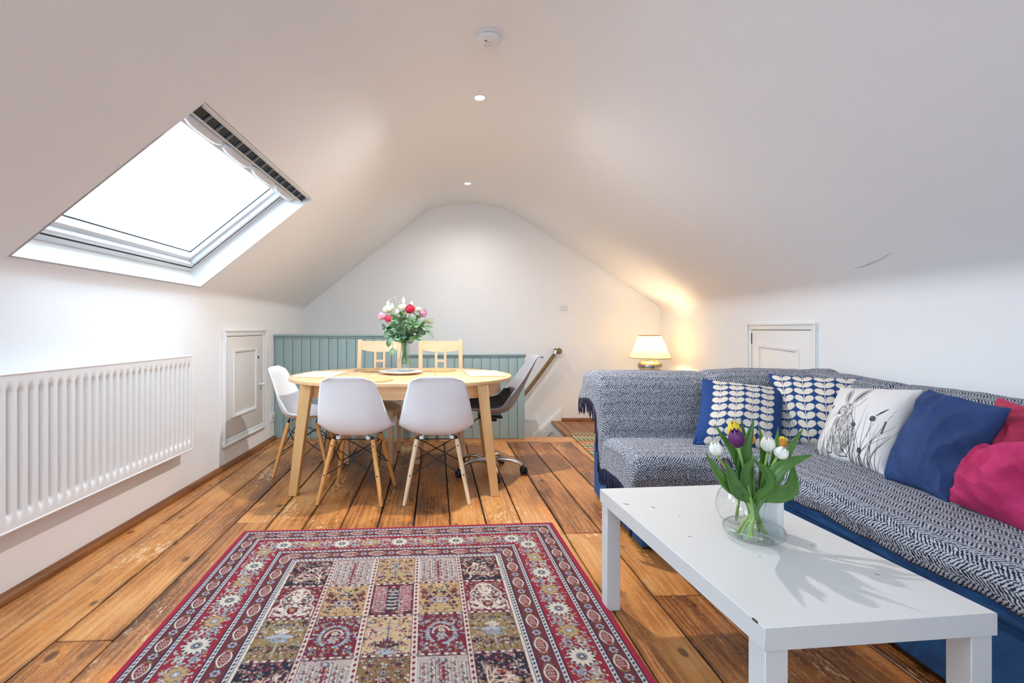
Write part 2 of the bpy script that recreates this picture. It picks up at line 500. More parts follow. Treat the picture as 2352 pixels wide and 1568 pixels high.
wv = t.n('ShaderNodeTexWave', {'Vector': co, 'Scale': 55.0, 'Distortion': 3.0, 'Detail': 2.0}, bands_direction='X').outputs[1]
wy = t.n('ShaderNodeTexWave', {'Vector': co, 'Scale': 45.0, 'Distortion': 3.0, 'Detail': 2.0}, bands_direction='Y').outputs[1]
hh = t.math('MULTIPLY', wv, wy)
t.p(Base_Color=t.mix(t.math('ADD', hh, t.math('MULTIPLY', t.noise(co, 40.0, 3), 0.5)), S(232, 214, 180), S(250, 240, 220)), Roughness=0.8)
t.bump(hh, 0.8, 0.004)
M['rush'] = t.m

def leafm(name, c1, c2, rough=0.45, sc=12.0):
    t = MT(name)
    co = t.coord()
    rn = t.n('ShaderNodeObjectInfo').outputs['Random']
    f = t.noise(t.mapping(co, (sc * 3, sc * 3, sc * 0.4)), 1.0, 3)
    f = t.math('ADD', t.math('MULTIPLY', f, 0.6), t.math('MULTIPLY', rn, 0.4))
    t.p(Base_Color=t.mix(f, c1, c2), Roughness=rough, Subsurface_Weight=0.0)
    return t.m
M['tulip_leaf'] = leafm('tulip_leaf', S(34, 78, 24), S(104, 150, 64), 0.34)
M['stem'] = leafm('flower_stem', S(120, 156, 72), S(162, 190, 106))
M['euca'] = leafm('grey_green_leaf', S(74, 120, 90), S(150, 182, 152), 0.55)
M['rose_leaf'] = leafm('dark_green_leaf', S(46, 92, 50), S(104, 148, 88), 0.45)
M['petal_white'] = leafm('white_petal', S(232, 232, 216), S(246, 246, 238), 0.5)
M['petal_cream'] = leafm('cream_petal', S(224, 228, 190), S(244, 246, 226), 0.5)
M['petal_purple'] = leafm('purple_petal', S(62, 14, 72), S(110, 34, 108), 0.45)
M['petal_yellow'] = leafm('yellow_petal', S(222, 186, 22), S(244, 214, 60), 0.45)
M['petal_orange'] = leafm('orange_petal', S(206, 84, 28), S(246, 178, 40), 0.45)
M['petal_red'] = leafm('crimson_petal', S(150, 6, 34), S(214, 34, 70), 0.45)
M['petal_hot'] = leafm('hot_pink_petal', S(196, 16, 62), S(236, 66, 108), 0.45)
M['petal_pink'] = leafm('pale_pink_petal', S(206, 120, 152), S(240, 182, 200), 0.45)

# ------------------------------------------------------------------ structure: ceiling, walls
def fillet(pts, tl, seg=8):
    out = [Vector(pts[0])]
    for i in range(1, len(pts) - 1):
        p, a, b = Vector(pts[i]), Vector(pts[i-1]), Vector(pts[i+1])
        T = tl[i-1]
        p0 = p + (a - p).normalized() * T
        p1 = p + (b - p).normalized() * T
        for k in range(seg + 1):
            t_ = k / seg
            out.append((1-t_)**2 * p0 + 2*t_*(1-t_) * p + t_*t_ * p1)
    out.append(Vector(pts[-1]))
    return out
prof = fillet([(XL, ZK - 0.045), (XL, ZK), (XCL, ZC), (XCR, ZC), (XR, ZK), (XR, ZK - 0.10)], [0.04, 0.24, 0.34, 0.095], 8)
pp = []
for i, q in enumerate(prof):
    if i:
        a, b = prof[i-1], q
        for xs in (SKY_X0, SKY_X1):
            if a.x < xs < b.x and a.x < -0.6:
                pp.append(Vector((xs, lerp(a.y, b.y, (xs - a.x) / (b.x - a.x)))))
    pp.append(q)
prof = sorted_prof = pp
ys = sorted({YB, YF, *[v for r_ in SKYL for v in r_], 4.1, 4.9, -2.3})
mb = MB()
rows = [[(q.x, y, q.y) for q in prof] for y in ys]
nv = len(prof)
vsx = [p for r_ in rows for p in r_]
fsx = []
for i in range(len(ys) - 1):
    ym = (ys[i] + ys[i+1]) / 2
    for j in range(nv - 1):
        xm = (prof[j].x + prof[j+1].x) / 2
        if SKY_X0 < xm < SKY_X1 and any(a < ym < b for a, b in SKYL): continue
        fsx.append((i*nv+j, i*nv+j+1, (i+1)*nv+j+1, (i+1)*nv+j))
mb.add(vsx, fsx)
ceiling = mb.build('ceiling', M['ceil'], smooth=R(60), recalc=False)
struct(ceiling, 'white sloping attic ceiling with a narrow flat strip along the ridge', 'ceiling')
mark_m = simple('scuff_pencil', S(92, 92, 98), 0.8)
mb = MB()      # two thin scuffs on the right-hand slope
SLR = (ZC - ZK) / (XCR - XR)
def on_right_slope(x, y):
    d = Vector(((x - CX) / FPX, 1, -(y - CY) / FPX))
    # z = ZK + SLR*(X-XR)
    t_ = (ZK - SLR * XR - CAMH) / (d.z - SLR * d.x)
    return Vector((0, 0, CAMH)) + d * t_
for pts in ([(2048, 579), (2030, 590), (2010, 601), (1990, 610)], [(2012, 597), (1992, 607), (1975, 613), (1960, 615)]):
    q = [on_right_slope(*p) + Vector((0.0005, 0, -0.0009)) for p in pts]
    mb.tube(q, [0.0003, 0.0010, 0.0008, 0.0002], 6)
mb.build('scuff_mark', mark_m, ceiling)

def wall_quad(name, pts, label, mat='wall'):
    o = MB().add(pts, [tuple(range(len(pts)))]).build(name, M[mat], recalc=False)
    return struct(o, label, 'wall')
wall_left = wall_quad('wall_left', [(XL, YF, -2.4), (XL, YB, -2.4), (XL, YB, ZK-0.045), (XL, YF, ZK-0.045)], 'low white knee wall behind the long radiator')
wall_right = wall_quad('wall_right', [(XR, YB, -0.25), (XR, YF, -0.25), (XR, YF, ZK-0.10), (XR, YB, ZK-0.10)], 'low white knee wall behind the corner sofa')
wall_back = wall_quad('wall_back', [(XL, YF, -2.4), (XL, YF, ZK), (XCL, YF, ZC+0.02), (XCR, YF, ZC+0.02), (XR, YF, ZK), (XR, YF, -2.4)], 'white gable end wall above the green half wall')
mb = MB()
gx0, gx1, gz0, gz1 = GW
xl2 = XL + (gz1 - ZK) / SLL; xr2 = XR + (gz1 - ZK) / SLR
for poly in ([(XL, -0.25), (XR, -0.25), (XR, gz0), (XL, gz0)], [(XL, gz0), (gx0, gz0), (gx0, gz1), (xl2, gz1), (XL, ZK)], [(gx1, gz0), (XR, gz0), (XR, ZK), (xr2, gz1), (gx1, gz1)], [(xl2, gz1), (xr2, gz1), (XCR, ZC + 0.02), (XCL, ZC + 0.02)]):
    mb.add([(x, YB, z) for x, z in poly], [tuple(range(len(poly)))])
wall_front = struct(mb.build('wall_front', M['wall']), 'white gable wall behind the viewer', 'wall')
fill_win = empty('window_4', (gx0, YB, gz0)); struct(fill_win, 'unseen white gable window added behind the viewer for cool fill daylight', 'window')  # added so cool daylight reaches surfaces that face the camera
gw_, gh_ = gx1 - gx0, gz1 - gz0
mb = MB()
for q in ((-0.015, gw_ + 0.015, -0.015, 0), (-0.015, gw_ + 0.015, gh_, gh_ + 0.015), (-0.015, 0, 0, gh_), (gw_, gw_ + 0.015, 0, gh_)): mb.box(q[0], q[1], -0.15, 0.0, q[2], q[3])
mb.build('reveal', M['white_gloss'], fill_win)
mb = MB()
for q in ((0, gw_, 0, 0.05), (0, gw_, gh_ - 0.05, gh_), (0, 0.05, 0.05, gh_ - 0.05), (gw_ - 0.05, gw_, 0.05, gh_ - 0.05), (gw_/2 - 0.025, gw_/2 + 0.025, 0.05, gh_ - 0.05)): mb.box(q[0], q[1], -0.14, -0.09, q[2], q[3])
mb.build('frame', M['white_gloss'], fill_win)
MB().box(0.05, gw_ - 0.05, -0.118, -0.114, 0.05, gh_ - 0.05).build('pane', M['pane'], fill_win)

# ------------------------------------------------------------------ floor and boards
STAIR_Y, STAIR_X = 4.83, 1.13
mb = MB()
mb.box(XL, XR, YB, STAIR_Y, -0.25, -0.024)
mb.box(STAIR_X, XR, STAIR_Y, YF, -0.25, -0.024)
floor = struct(mb.build('floor', M['dark']), 'worn orange pine floorboards with dark gaps', 'floor')
PHI = R(2.6)
ORG = Vector((-0.036, 2.634))
eX = Vector((math.cos(PHI), math.sin(PHI))); eY = Vector((-math.sin(PHI), math.cos(PHI)))
def clip(poly, rect):
    x0, x1, y0, y1 = rect
    for ax, lim, sgn in ((0, x0, 1), (0, x1, -1), (1, y0, 1), (1, y1, -1)):
        out = []
        for i in range(len(poly)):
            a, b = poly[i], poly[(i+1) % len(poly)]
            da, db = (a[ax] - lim) * sgn, (b[ax] - lim) * sgn
            if da >= 0: out.append(a)
            if (da >= 0) != (db >= 0):
                t_ = da / (da - db)
                out.append(a + (b - a) * t_)
        poly = out
        if len(poly) < 3: return []
    return poly
joints = {-8: [0.116], -6: [0.116], -7: [-0.90], 4: [-0.715], 3: [-0.104], -5: [1.45], 6: [0.9], 1: [-1.6], -2: [-1.3, 1.9], 0: [-1.9], -4: [-1.75], 7: [-1.0], 9: [0.4], 2: [1.3]}
rp = random.Random(3)
GAPW = 0.0031
for k in range(-10, 13):
    cuts = [-5.2] + sorted(joints.get(k, [])) + [2.2]
    for a, b in zip(cuts[:-1], cuts[1:]):
        j1, j2 = rp.uniform(-0.004, 0.004), rp.uniform(-0.004, 0.004)
        c4 = [(k*0.2 + GAPW + max(0, j1), a + GAPW), (k*0.2 + 0.2 - GAPW - max(0, j2), a + GAPW), (k*0.2 + 0.2 - GAPW, b - GAPW), (k*0.2 + GAPW, b - GAPW)]
        poly = [ORG + eX * p[0] + eY * p[1] for p in c4]
        poly = clip(poly, (XL + 0.001, XR - 0.001, YB + 0.001, 4.612))
        if len(poly) < 3: continue
        area = 0.5 * abs(sum(poly[i].x*poly[(i+1) % len(poly)].y - poly[(i+1) % len(poly)].x*poly[i].y for i in range(len(poly))))
        if area < 0.002: continue
        cen = sum(poly, Vector((0, 0))) / len(poly)
        loc = [((p - cen).dot(eX), (p - cen).dot(eY)) for p in poly]
        o = MB().prism(loc, -0.022, 0.0).build('plank', M['plank'], floor, bevel=0.0025, bseg=1, smooth=R(30))
        o.location = (cen.x, cen.y, rp.uniform(-0.0018, 0.0))
        o.rotation_euler = (0, rp.uniform(-0.004, 0.004) * 0.5, PHI)
# nosing board along the stairwell and the boards of the landing
def plank_box(x0, x1, y0, y1, alongx=False, mat='plank'):
    cx, cy = (x0 + x1) / 2, (y0 + y1) / 2
    w, l = (x1 - x0) / 2 - 0.0015, (y1 - y0) / 2 - 0.0015
    if alongx: w, l = l, w
    o = MB().box(-w, w, -l, l, -0.022, 0).build('plank', M[mat], floor, bevel=0.0025, bseg=1, smooth=R(30))
    o.location = (cx, cy, 0); o.rotation_euler = (0, 0, PI/2 if alongx else 0)
    return o
plank_box(XL + 0.002, STAIR_X + 0.06, 4.613, STAIR_Y + 0.012, True)
xs = [STAIR_X + 0.05, 1.27, 1.43, 1.60, 1.77, 1.95, 2.12, 2.27, XR - 0.002]
for a, b in zip(xs[:-1], xs[1:]): plank_box(a, b, 4.613 if a > 1.2 else STAIR_Y + 0.012, YF - 0.002, False, 'tread_wood')
# rounded nosing on the landing edge and the stairs below
stairs = empty('stairs', (STAIR_X, STAIR_Y, 0))
struct(stairs, 'stained wooden stairs with white risers dropping behind the half wall', 'stairs')
mb = MB(); mb.box(-0.025, 0.05, 0.012, YF - STAIR_Y - 0.002, -0.035, 0.001)
mb.build('nosing', M['tread_wood'], stairs, bevel=0.014, bseg=4)
mb = MB(); mb.box(-0.012, 0.0, 0.0, YF - STAIR_Y, -0.21, -0.035); mb.build('riser', M['white_gloss'], stairs)
for i in range(1, 9):
    x1 = -0.012 - (i-1) * 0.235
    z = -0.19 * i
    mb = MB(); mb.box(x1 - 0.25, x1, 0.002, YF - STAIR_Y - 0.002, z - 0.03, z); mb.build('tread', M['tread_wood'], stairs, bevel=0.006)
    mb = MB(); mb.box(x1 - 0.235, x1 - 0.225, 0.002, YF - STAIR_Y - 0.002, z - 0.19, z - 0.03); mb.build('riser', M['white_gloss'], stairs)
mb = MB()
Mst = Matrix(((1,0,0,-STAIR_X),(0,0,1,-STAIR_Y),(0,1,0,0),(0,0,0,1)))
mb.prism([(1.228, 0.149), (1.228, -0.02), (-0.75, -1.95), (-0.75, -1.80)], YF - 0.022, YF - 0.001, Mst)
mb.build('stringer', M['white_gloss'], stairs, bevel=0.003)
mb = MB(); mb.box(XL, XR, STAIR_Y, YF, -2.42, -2.4); struct(mb.build('floor_lower', M['skirt_wood']), 'lower stairwell floor below the half wall', 'floor')
mb = MB(); mb.box(XL, XR, STAIR_Y - 0.01, STAIR_Y, -2.4, -0.25); struct(mb.build('wall_stairwell', M['wall']), 'white stairwell side below the floor edge', 'wall')
mb = MB(); mb.box(STAIR_X + 0.001, STAIR_X + 0.01, STAIR_Y, YF, -2.4, -0.25); struct(mb.build('wall_under_landing', M['wall']), 'white wall under the landing', 'wall')
# quarter-round beads at the wall foot
def bead(name, p0, p1, r, inward, label):
    d = Vector(p1) - Vector(p0)
    up = Vector((0, 0, 1)); iw = Vector(inward)
    prof_ = [Vector((0, 0))] + [Vector((math.cos(a), math.sin(a))) * r for a in [i * PI/2 / 6 for i in range(7)]]
    n = 24
    rows_ = []
    for i in range(n + 1):
        q = Vector(p0) + d * (i / n)
        w = 0.0025 * fbm(q.x * 2, q.y * 2, 0.3)
        rows_.append([q + iw * (c.x + (w if c.x > 0 else 0)) + up * (c.y + (w if c.y > 0 else 0)) for c in prof_])
    o = MB().grid(rows_).build(name, M['skirt_wood'], smooth=R(50))
    return struct(o, label, 'trim')
bead('baseboard_left', (XL, YB, 0), (XL, 4.74, 0), 0.034, (1, 0, 0), 'stained quarter-round wooden bead along the radiator wall')
bead('baseboard_right', (XR, YB, 0), (XR, YF, 0), 0.03, (-1, 0, 0), 'stained wooden bead along the sofa wall')
bead('baseboard_back', (1.23, YF, 0), (XR, YF, 0), 0.03, (0, -1, 0), 'stained wooden bead behind the landing')

# ------------------------------------------------------------------ green tongue-and-groove half wall
hw = empty('wall_half', (0, 4.75, 0))
struct(hw, 'sage green tongue and groove half wall with a stepped top around the stairs', 'wall')
XE, XSTEP, ZHI, ZLO = 0.664, -0.50, 1.005, 0.815
mb = MB(); mb.box(XL + 0.002, XE - 0.075, 0.014, 0.068, 0.001, ZLO - 0.002); mb.box(XL + 0.002, XSTEP, 0.014, 0.068, ZLO - 0.002, ZHI - 0.002)
mb.build('backing', M['sage'], hw)
pw = 0.0885
def board_mesh(h, w=pw):
    return MB().box(0.0015, w - 0.0015, 0, 0.014, 0.002, h)
bm_hi = board_mesh(ZHI).build('board', M['sage'], hw, bevel=0.004, bseg=2)
bm_lo = board_mesh(ZLO).build('board', M['sage'], hw, bevel=0.004, bseg=2)
first = {0: bm_hi, 1: bm_lo}
x = XL + 0.004
used = set()
while x + pw < XE - 0.07:
    lo = 1 if x + pw * 0.5 > XSTEP else 0
    if lo not in used: o = first[lo]; used.add(lo)
    else:
        o = first[lo].copy(); COL.objects.link(o); o.parent = hw
    o.location = (x, 0, 0)
    x += pw
MB().box(x + 0.001, XE, -0.002, 0.075, 0.001, ZLO).build('end_post', M['sage'], hw, bevel=0.003)
for (x0, x1, z) in ((XL + 0.002, XSTEP + 0.02, ZHI), (XSTEP, XE + 0.012, ZLO)):
    MB().box(x0, x1, -0.022, 0.09, z, z + 0.022).build('cap_rail', M['sage'], hw, bevel=0.006, bseg=3)
    MB().box(x0, x1, -0.010, 0.0, z - 0.016, z).build('cap_moulding', M['sage'], hw, bevel=0.004)
MB().box(XSTEP - 0.002, XSTEP + 0.02, -0.004, 0.08, ZLO, ZHI).build('step_post', M['sage'], hw, bevel=0.003)

# ------------------------------------------------------------------ roof windows
def skylight(idx, y0, y1, label):
    W, B = y1 - y0, SKY_LEN
    ca, sa = math.cos(ANG), math.sin(ANG)
    root = empty('window_%d' % idx, (SKY_X0, y0, slope_z(SKY_X0)))
    struct(root, label, 'window')
    T = Matrix(((0, ca, -sa, 0), (1, 0, 0, 0), (0, sa, ca, 0), (0, 0, 0, 1)))   # a=along wall, b=up the slope, c=outward
    def bx(a0, a1, b0, b1, c0, c1): return MB().box(a0, a1, b0, b1, c0, c1, T)
    def ring(ins, wd, c0, c1):
        m = MB()
        a0, a1, b0, b1 = ins, W - ins, ins, B - ins
        for q in ((a0, a1, b0, b0 + wd), (a0, a1, b1 - wd, b1), (a0, a0 + wd, b0 + wd, b1 - wd), (a1 - wd, a1, b0 + wd, b1 - wd)):
            m.box(*q, c0, c1, T)
        return m
    rv = MB()
    for q in ((-0.012, W + 0.012, -0.012, 0), (-0.012, W + 0.012, B, B + 0.012), (-0.012, 0, 0, B), (W, W + 0.012, 0, B)):
        rv.box(*q, 0.0, 0.24, T)
    rv.build('reveal', M['white_gloss'], root)
    frame_m = M['win_frame']
    ring(0.002, 0.040, 0.125, 0.215).build('frame', frame_m, root, bevel=0.004)
    ring(0.042, 0.006, 0.119, 0.205).build('seal', M['dark'], root)
    ring(0.047, 0.030, 0.120, 0.20).build('sash', frame_m, root, bevel=0.006, bseg=3)
    ring(0.077, 0.028, 0.150, 0.19).build('glazing_bead', frame_m, root, bevel=0.004)
    ring(0.135, 0.007, 0.162, 0.1685).build('spacer_bar', M['dark'], root)
    bx(0.09, W - 0.09, 0.09, B - 0.09, 0.170, 0.174).build('pane', M['pane'], root)
    # ventilation bar with its flap and the louvred vent above
    z0 = B - 0.115
    bar = bx(0.03, W - 0.012, z0 - 0.015, B - 0.002, 0.07, 0.125).build('vent_housing', frame_m, root, bevel=0.006)
    n = 4
    L = (W - 0.10) / n
    for i in range(n):
        a0 = 0.06 + i * L
        m = MB()
        pts = [T @ Vector((a0 + 0.012 + (L - 0.030) * k / 6, z0 + 0.022, 0.058)) for k in range(7)]
        m.tube(pts, [0.012, 0.024, 0.026, 0.026, 0.026, 0.024, 0.012], 14)
        m.build('vent_flap', frame_m, root, smooth=R(50))
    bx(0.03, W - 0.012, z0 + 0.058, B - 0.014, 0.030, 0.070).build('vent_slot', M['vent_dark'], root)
    ns = 14
    for i in range(ns + 1):
        a = 0.03 + (W - 0.044) * i / ns
        bx(a - 0.006, a + 0.006, z0 + 0.058, B - 0.014, 0.022, 0.031).build('vent_rib', M['win_rib'], root)
    bx(0.03, W - 0.012, z0 + 0.050, z0 + 0.058, 0.020, 0.07).build('vent_edge', frame_m, root)
    bx(0.03, W - 0.012, B - 0.014, B - 0.001, 0.012, 0.07).build('vent_edge', frame_m, root)
    m = MB(); m.lathe([(0.0, 0), (0.008, 0), (0.008, 0.003), (0.0, 0.003)], 14, T @ Matrix.Translation((W - 0.043, 0.10, 0.119)))
    m.build('screw_cap', M['vent_dark'], root)
    return root
M['win_frame'] = simple('window_white_lacquer', (0.72, 0.75, 0.78, 1), 0.3)
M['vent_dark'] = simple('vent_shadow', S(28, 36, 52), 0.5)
M['win_rib'] = simple('vent_rib_grey', S(120, 128, 140), 0.5)
skylight(1, *SKYL[0], 'white framed roof window with a vent bar above the radiator')
skylight(2, *SKYL[1], 'white roof window in the same slope beside the viewer')
skylight(3, *SKYL[2], 'unseen third roof window added furthest behind the viewer for more daylight')  # unseen window, added to lift the general light in the room

# ------------------------------------------------------------------ access hatches
def moulding_ring(u0, u1, v0, v1, w, T, d0, d1, steps=((0, 1),)):
    m = MB()
    def q(a, b): return m.box(a[0], b[0], a[1], b[1], d0, d1, T)
    q((u0, v0), (u1, v0 + w)); q((u0, v1 - w), (u1, v1)); q((u0, v0 + w), (u0 + w, v1 - w)); q((u1 - w, v0 + w), (u1, v1 - w))
    return m
def hatch(name, T, loc, w, h, label, paint, pan, top_drop=0.0, full=True, knob_right=True):
    root = empty(name, loc); struct(root, label, 'door')
    fw = 0.052
    moulding_ring(0, w, 0, h, fw, T, 0.001, 0.016).build('architrave', M['white_gloss'], root, bevel=0.004)
    moulding_ring(0, w, 0, h, 0.018, T, 0.016, 0.026).build('architrave_bead', M['white_gloss'], root, bevel=0.007, bseg=3)
    moulding_ring(fw, w - fw, fw, h - fw, 0.005, T, 0.0005, 0.003).build('door_gap', M['dark'], root)
    g = fw + 0.004
    MB().box(g, w - g, g, h - g, 0.001, 0.009, T).build('door_leaf', M[paint], root, bevel=0.002)
    u0, u1, v0, v1 = pan
    mo = MB()
    mw = 0.024
    def strip(pts):
        # mitred strip between outer and inner corner pairs
        mo.prism(pts, 0.009, 0.019, T)
    o = [(u0, v0), (u1, v0), (u1, v1 - top_drop), (u0, v1)]
    i = [(u0 + mw, v0 + mw), (u1 - mw, v0 + mw), (u1 - mw, v1 - top_drop - mw), (u0 + mw, v1 - mw)]
    for k in range(4):
        k2 = (k + 1) % 4
        m = MB(); m.prism([o[k], o[k2], i[k2], i[k]], 0.008, 0.020, T)
        m.build('panel_moulding', M['white_gloss'], root, bevel=0.004, bseg=2)
    return root
# left hatch: u runs along +y from its left jamb, v up, d out of the wall (+x)
TL = Matrix(((0, 0, 1, 0), (1, 0, 0, 0), (0, 1, 0, 0), (0, 0, 0, 1)))
hl = hatch('door_1', TL, (XL, 3.70, 0.17), 0.80, 0.905, 'beige painted access hatch with a raised panel beside the radiator', 'hatch_paint', (0.16, 0.60, 0.20, 0.745))
m = MB(); m.lathe([(0.0, 0.0), (0.011, 0.0), (0.010, 0.006), (0.007, 0.016), (0.012, 0.024), (0.0165, 0.032), (0.013, 0.042), (0, 0.044)], 18, TL @ Matrix.Translation((0.685, 0.41, 0.009)))
m.build('knob', M['white_gloss'], hl, smooth=R(50))
m = MB(); m.lathe([(0.0, 0.001), (0.013, 0.001), (0.013, 0.0), (0.0, 0.0)], 18, TL @ Matrix.Translation((0.655, 0.655, 0.0095)))
m.build('finger_hole', M['dark'], hl)
for v in (0.12, 0.74): MB().box(0.047, 0.060, v, v + 0.055, 0.003, 0.013, TL).build('hinge', M['white_gloss'], hl, bevel=0.002)
# right hatch: u along -y (from the far jamb), d = -x
TR = Matrix(((0, 0, -1, 0), (-1, 0, 0, 0), (0, 1, 0, 0), (0, 0, 0, 1)))
hr = hatch('door_2', TR, (XR, 3.975, 0.10), 0.765, 1.025, 'white access hatch behind the sofa back', 'white_gloss', (0.135, 0.60, 0.16, 0.86), top_drop=0.02)
MB().box(0.040, 0.054, 0.86, 0.945, 0.003, 0.013, TR).build('hinge', M['black_metal'], hr, bevel=0.001)

# ------------------------------------------------------------------ radiator
RX, RY0, RY1, RZ0, RZ1 = XL + 0.085, 1.28, 3.135, 0.303, 0.905
rad = empty('radiator', (XL, RY0, RZ0)); tag(rad, 'long white fluted panel radiator under the roof window', 'radiator')
L_, H_ = RY1 - RY0, RZ1 - RZ0
ng = 38
pitch = (L_ - 0.04) / ng
cols = []
for i in range(ng):
    c0 = 0.02 + i * pitch
    for f_ in (0.0, 0.10, 0.22, 0.32, 0.40, 0.60, 0.68, 0.78, 0.90):
        cols.append((c0 + f_ * pitch, f_))
cols = [(0.0, 0.0)] + cols + [(L_ - 0.02, 0.0), (L_, 0.0)]
zs = [0.0, 0.02, 0.045, 0.055, 0.062, 0.070, 0.080, 0.30, H_ - 0.080, H_ - 0.070, H_ - 0.062, H_ - 0.055, H_ - 0.045, H_ - 0.02, H_]
def gdep(f_):
    d_ = abs(f_ - 0.5)
    return 1 - sstep(0.12, 0.30, d_)
rows_ = []
for z in zs:
    e = min(z - 0.045, H_ - 0.045 - z) / 0.025
    e = sstep(0, 1, e)
    rows_.append([(0.085 - 0.0155 * gdep(f_) * e, y, z) for y, f_ in cols])
fp = MB().grid(rows_).build('front_panel', M['radiator'], rad, smooth=R(50))
m = MB(); m.box(0.060, 0.0690, 0.004, L_ - 0.004, 0.004, H_ - 0.004); m.build('panel_core', M['radiator'], rad)
m = MB()
m.tube([(0.081, 0.0, H_), (0.081, L_, H_)], 0.0065, 10); m.tube([(0.081, 0.0, 0.0), (0.081, L_, 0.0)], 0.0065, 10)
m.tube([(0.081, L_, 0.0), (0.081, L_, H_)], 0.0065, 10); m.tube([(0.081, 0, 0.0), (0.081, 0, H_)], 0.0065, 10)
m.build('rolled_edge', M['radiator'], rad, smooth=R(60))
MB().box(0.018, 0.030, 0.01, L_ - 0.13, 0.0, H_ + 0.012).build('rear_panel', M['radiator'], rad, bevel=0.004)
for k in range(24):
    y = 0.04 + (L_ - 0.2) * k / 23
    MB().box(0.030, 0.060, y, y + 0.03, 0.03, H_ - 0.03).build('convector_fin', M['radiator'], rad)
for y in (0.25, L_ - 0.35):
    MB().box(0.002, 0.020, y, y + 0.035, 0.05, H_ - 0.02).build('wall_bracket', M['radiator'], rad)
m = MB(); m.box(0.030, 0.062, L_ + 0.002, L_ + 0.030, 0.075, 0.125); m.box(0.036, 0.056, L_ + 0.004, L_ + 0.024, 0.125, 0.165)
m.build('bleed_valve', M['valve'], rad, bevel=0.004)
m = MB(); m.tube([(0.046, L_ + 0.006, 0.09), (0.046, L_ + 0.006, 0.04), (0.046, L_ - 0.05, -0.012)], 0.011, 10)
m.build('tail_pipe', M['radiator'], rad, smooth=R(50))

# ------------------------------------------------------------------ socket, dimmer, rope, smoke alarm, downlights
so = empty('wall_socket', (XL, 4.645, 0.178)); tag(so, 'white double wall socket beside the green half wall', 'socket')
MB().box(0.001, 0.012, 0, 0.10, 0, 0.088).build('faceplate', M['plastic_white'], so, bevel=0.003)
for u in (0.022, 0.062):
    MB().box(0.012, 0.016, u + 0.004, u + 0.014, 0.060, 0.074).build('switch', M['plastic_white'], so, bevel=0.001)
    m = MB()
    m.box(0.0115, 0.0128, u + 0.0055, u + 0.0095, 0.046, 0.054); m.box(0.0115, 0.0128, u - 0.003, u + 0.004, 0.028, 0.0315); m.box(0.0115, 0.0128, u + 0.011, u + 0.018, 0.028, 0.0315)
    m.build('pin_holes', M['dark'], so)
sw = empty('dimmer_switch', (1.253, YF, 1.347)); tag(sw, 'small white dimmer switch on the gable wall', 'switch')
MB().box(-0.043, 0.043, -0.010, -0.001, -0.043, 0.043).build('faceplate', M['plastic_white'], sw, bevel=0.003)
TY = Matrix(((1,0,0,0),(0,0,-1,0),(0,1,0,0),(0,0,0,1)))
m = MB(); m.lathe([(0.0, 0.030), (0.011, 0.030), (0.013, 0.027), (0.0135, 0.010), (0, 0.010)], 20, TY); m.build('dial', M['plastic_white'], sw, smooth=R(40))
for s_ in (-1, 1):
    m = MB(); m.lathe([(0.0, 0.0115), (0.004, 0.0115), (0.004, 0.010)], 10, TY @ Matrix.Translation((s_*0.032, 0, 0))); m.build('screw', M['chrome'], sw)

rope = empty('rope_handrail', (1.13, YF - 0.075, 0.78)); tag(rope, 'twisted jute rope handrail on the gable wall above the stairs', 'handrail')
a0 = Vector((0, 0, 0)); a1 = Vector((-0.86, 0.0, -1.02))
cl = []
for i in range(161):
    t_ = i / 160
    q = a0.lerp(a1, t_) + Vector((0, 0, -0.05 * math.sin(PI * t_)))
    cl.append(q)
for k in range(3):
    pts = []
    for i, q in enumerate(cl):
        d = (cl[min(i+1, 160)] - cl[max(i-1, 0)]).normalized()
        u = d.cross(Vector((0, 1, 0))).normalized(); w = d.cross(u)
        ph = i / 160 * 1.33 / 0.075 * 2 * PI + k * 2 * PI / 3
        pts.append(q + (u * math.cos(ph) + w * math.sin(ph)) * 0.0115)
    MB().tube(pts, 0.0125, 8).build('strand', M['rope'], rope, smooth=True)
m = MB(); m.tube([(0.008, 0, 0.012), (0.026, 0.005, 0.045)], [0.021, 0.020], 14); m.build('ferrule', M['chrome'], rope, smooth=R(50))
m = MB(); m.ball((0.055, -0.004, 0.042), 0.036, 0.036, 0.036)
m.build('rope_knot', M['rope'], rope, smooth=True)
m = MB(); m.tube([(0.026, 0.005, 0.045), (0.024, 0.074, 0.045)], 0.010, 12); m.lathe([(0, 0.0), (0.026, 0.0), (0.024, 0.008), (0, 0.008)], 18, Matrix.Translation((0.024, 0.0745, 0.045)) @ TY)
m.build('wall_bracket', M['chrome'], rope, smooth=R(50))

sm = empty('smoke_alarm', (0.155, 2.425, ZC)); tag(sm, 'round white smoke alarm on the flat ceiling strip', 'smoke alarm')
m = MB(); m.lathe([(0.0, -0.001), (0.066, -0.001), (0.067, -0.008), (0.060, -0.012), (0, -0.012)], 40); m.build('base', M['plastic_white'], sm, smooth=R(40))
m = MB(); m.lathe([(0.054, -0.010), (0.054, -0.020)], 40); m.build('vent_band', M['dark'], sm, smooth=R(40))
for k in range(36):
    a = 2*PI*k/36
    T = Matrix.Rotation(a, 4, 'Z')
    MB().box(0.053, 0.060, -0.0028, 0.0028, -0.020, -0.010, T).build('vent_rib', M['plastic_white'], sm)
m = MB(); m.lathe([(0.062, -0.019), (0.064, -0.022), (0.062, -0.030), (0.050, -0.036), (0.0, -0.039)], 40); m.lathe([(0.062, -0.019), (0.0, -0.019)], 40); m.build('cover', M['plastic_white'], sm, smooth=R(50))
m = MB()
Tb = Matrix.Translation((0.0, 0.006, -0.0392)) @ Matrix.Rotation(R(-50), 4, 'Z')
pts = []
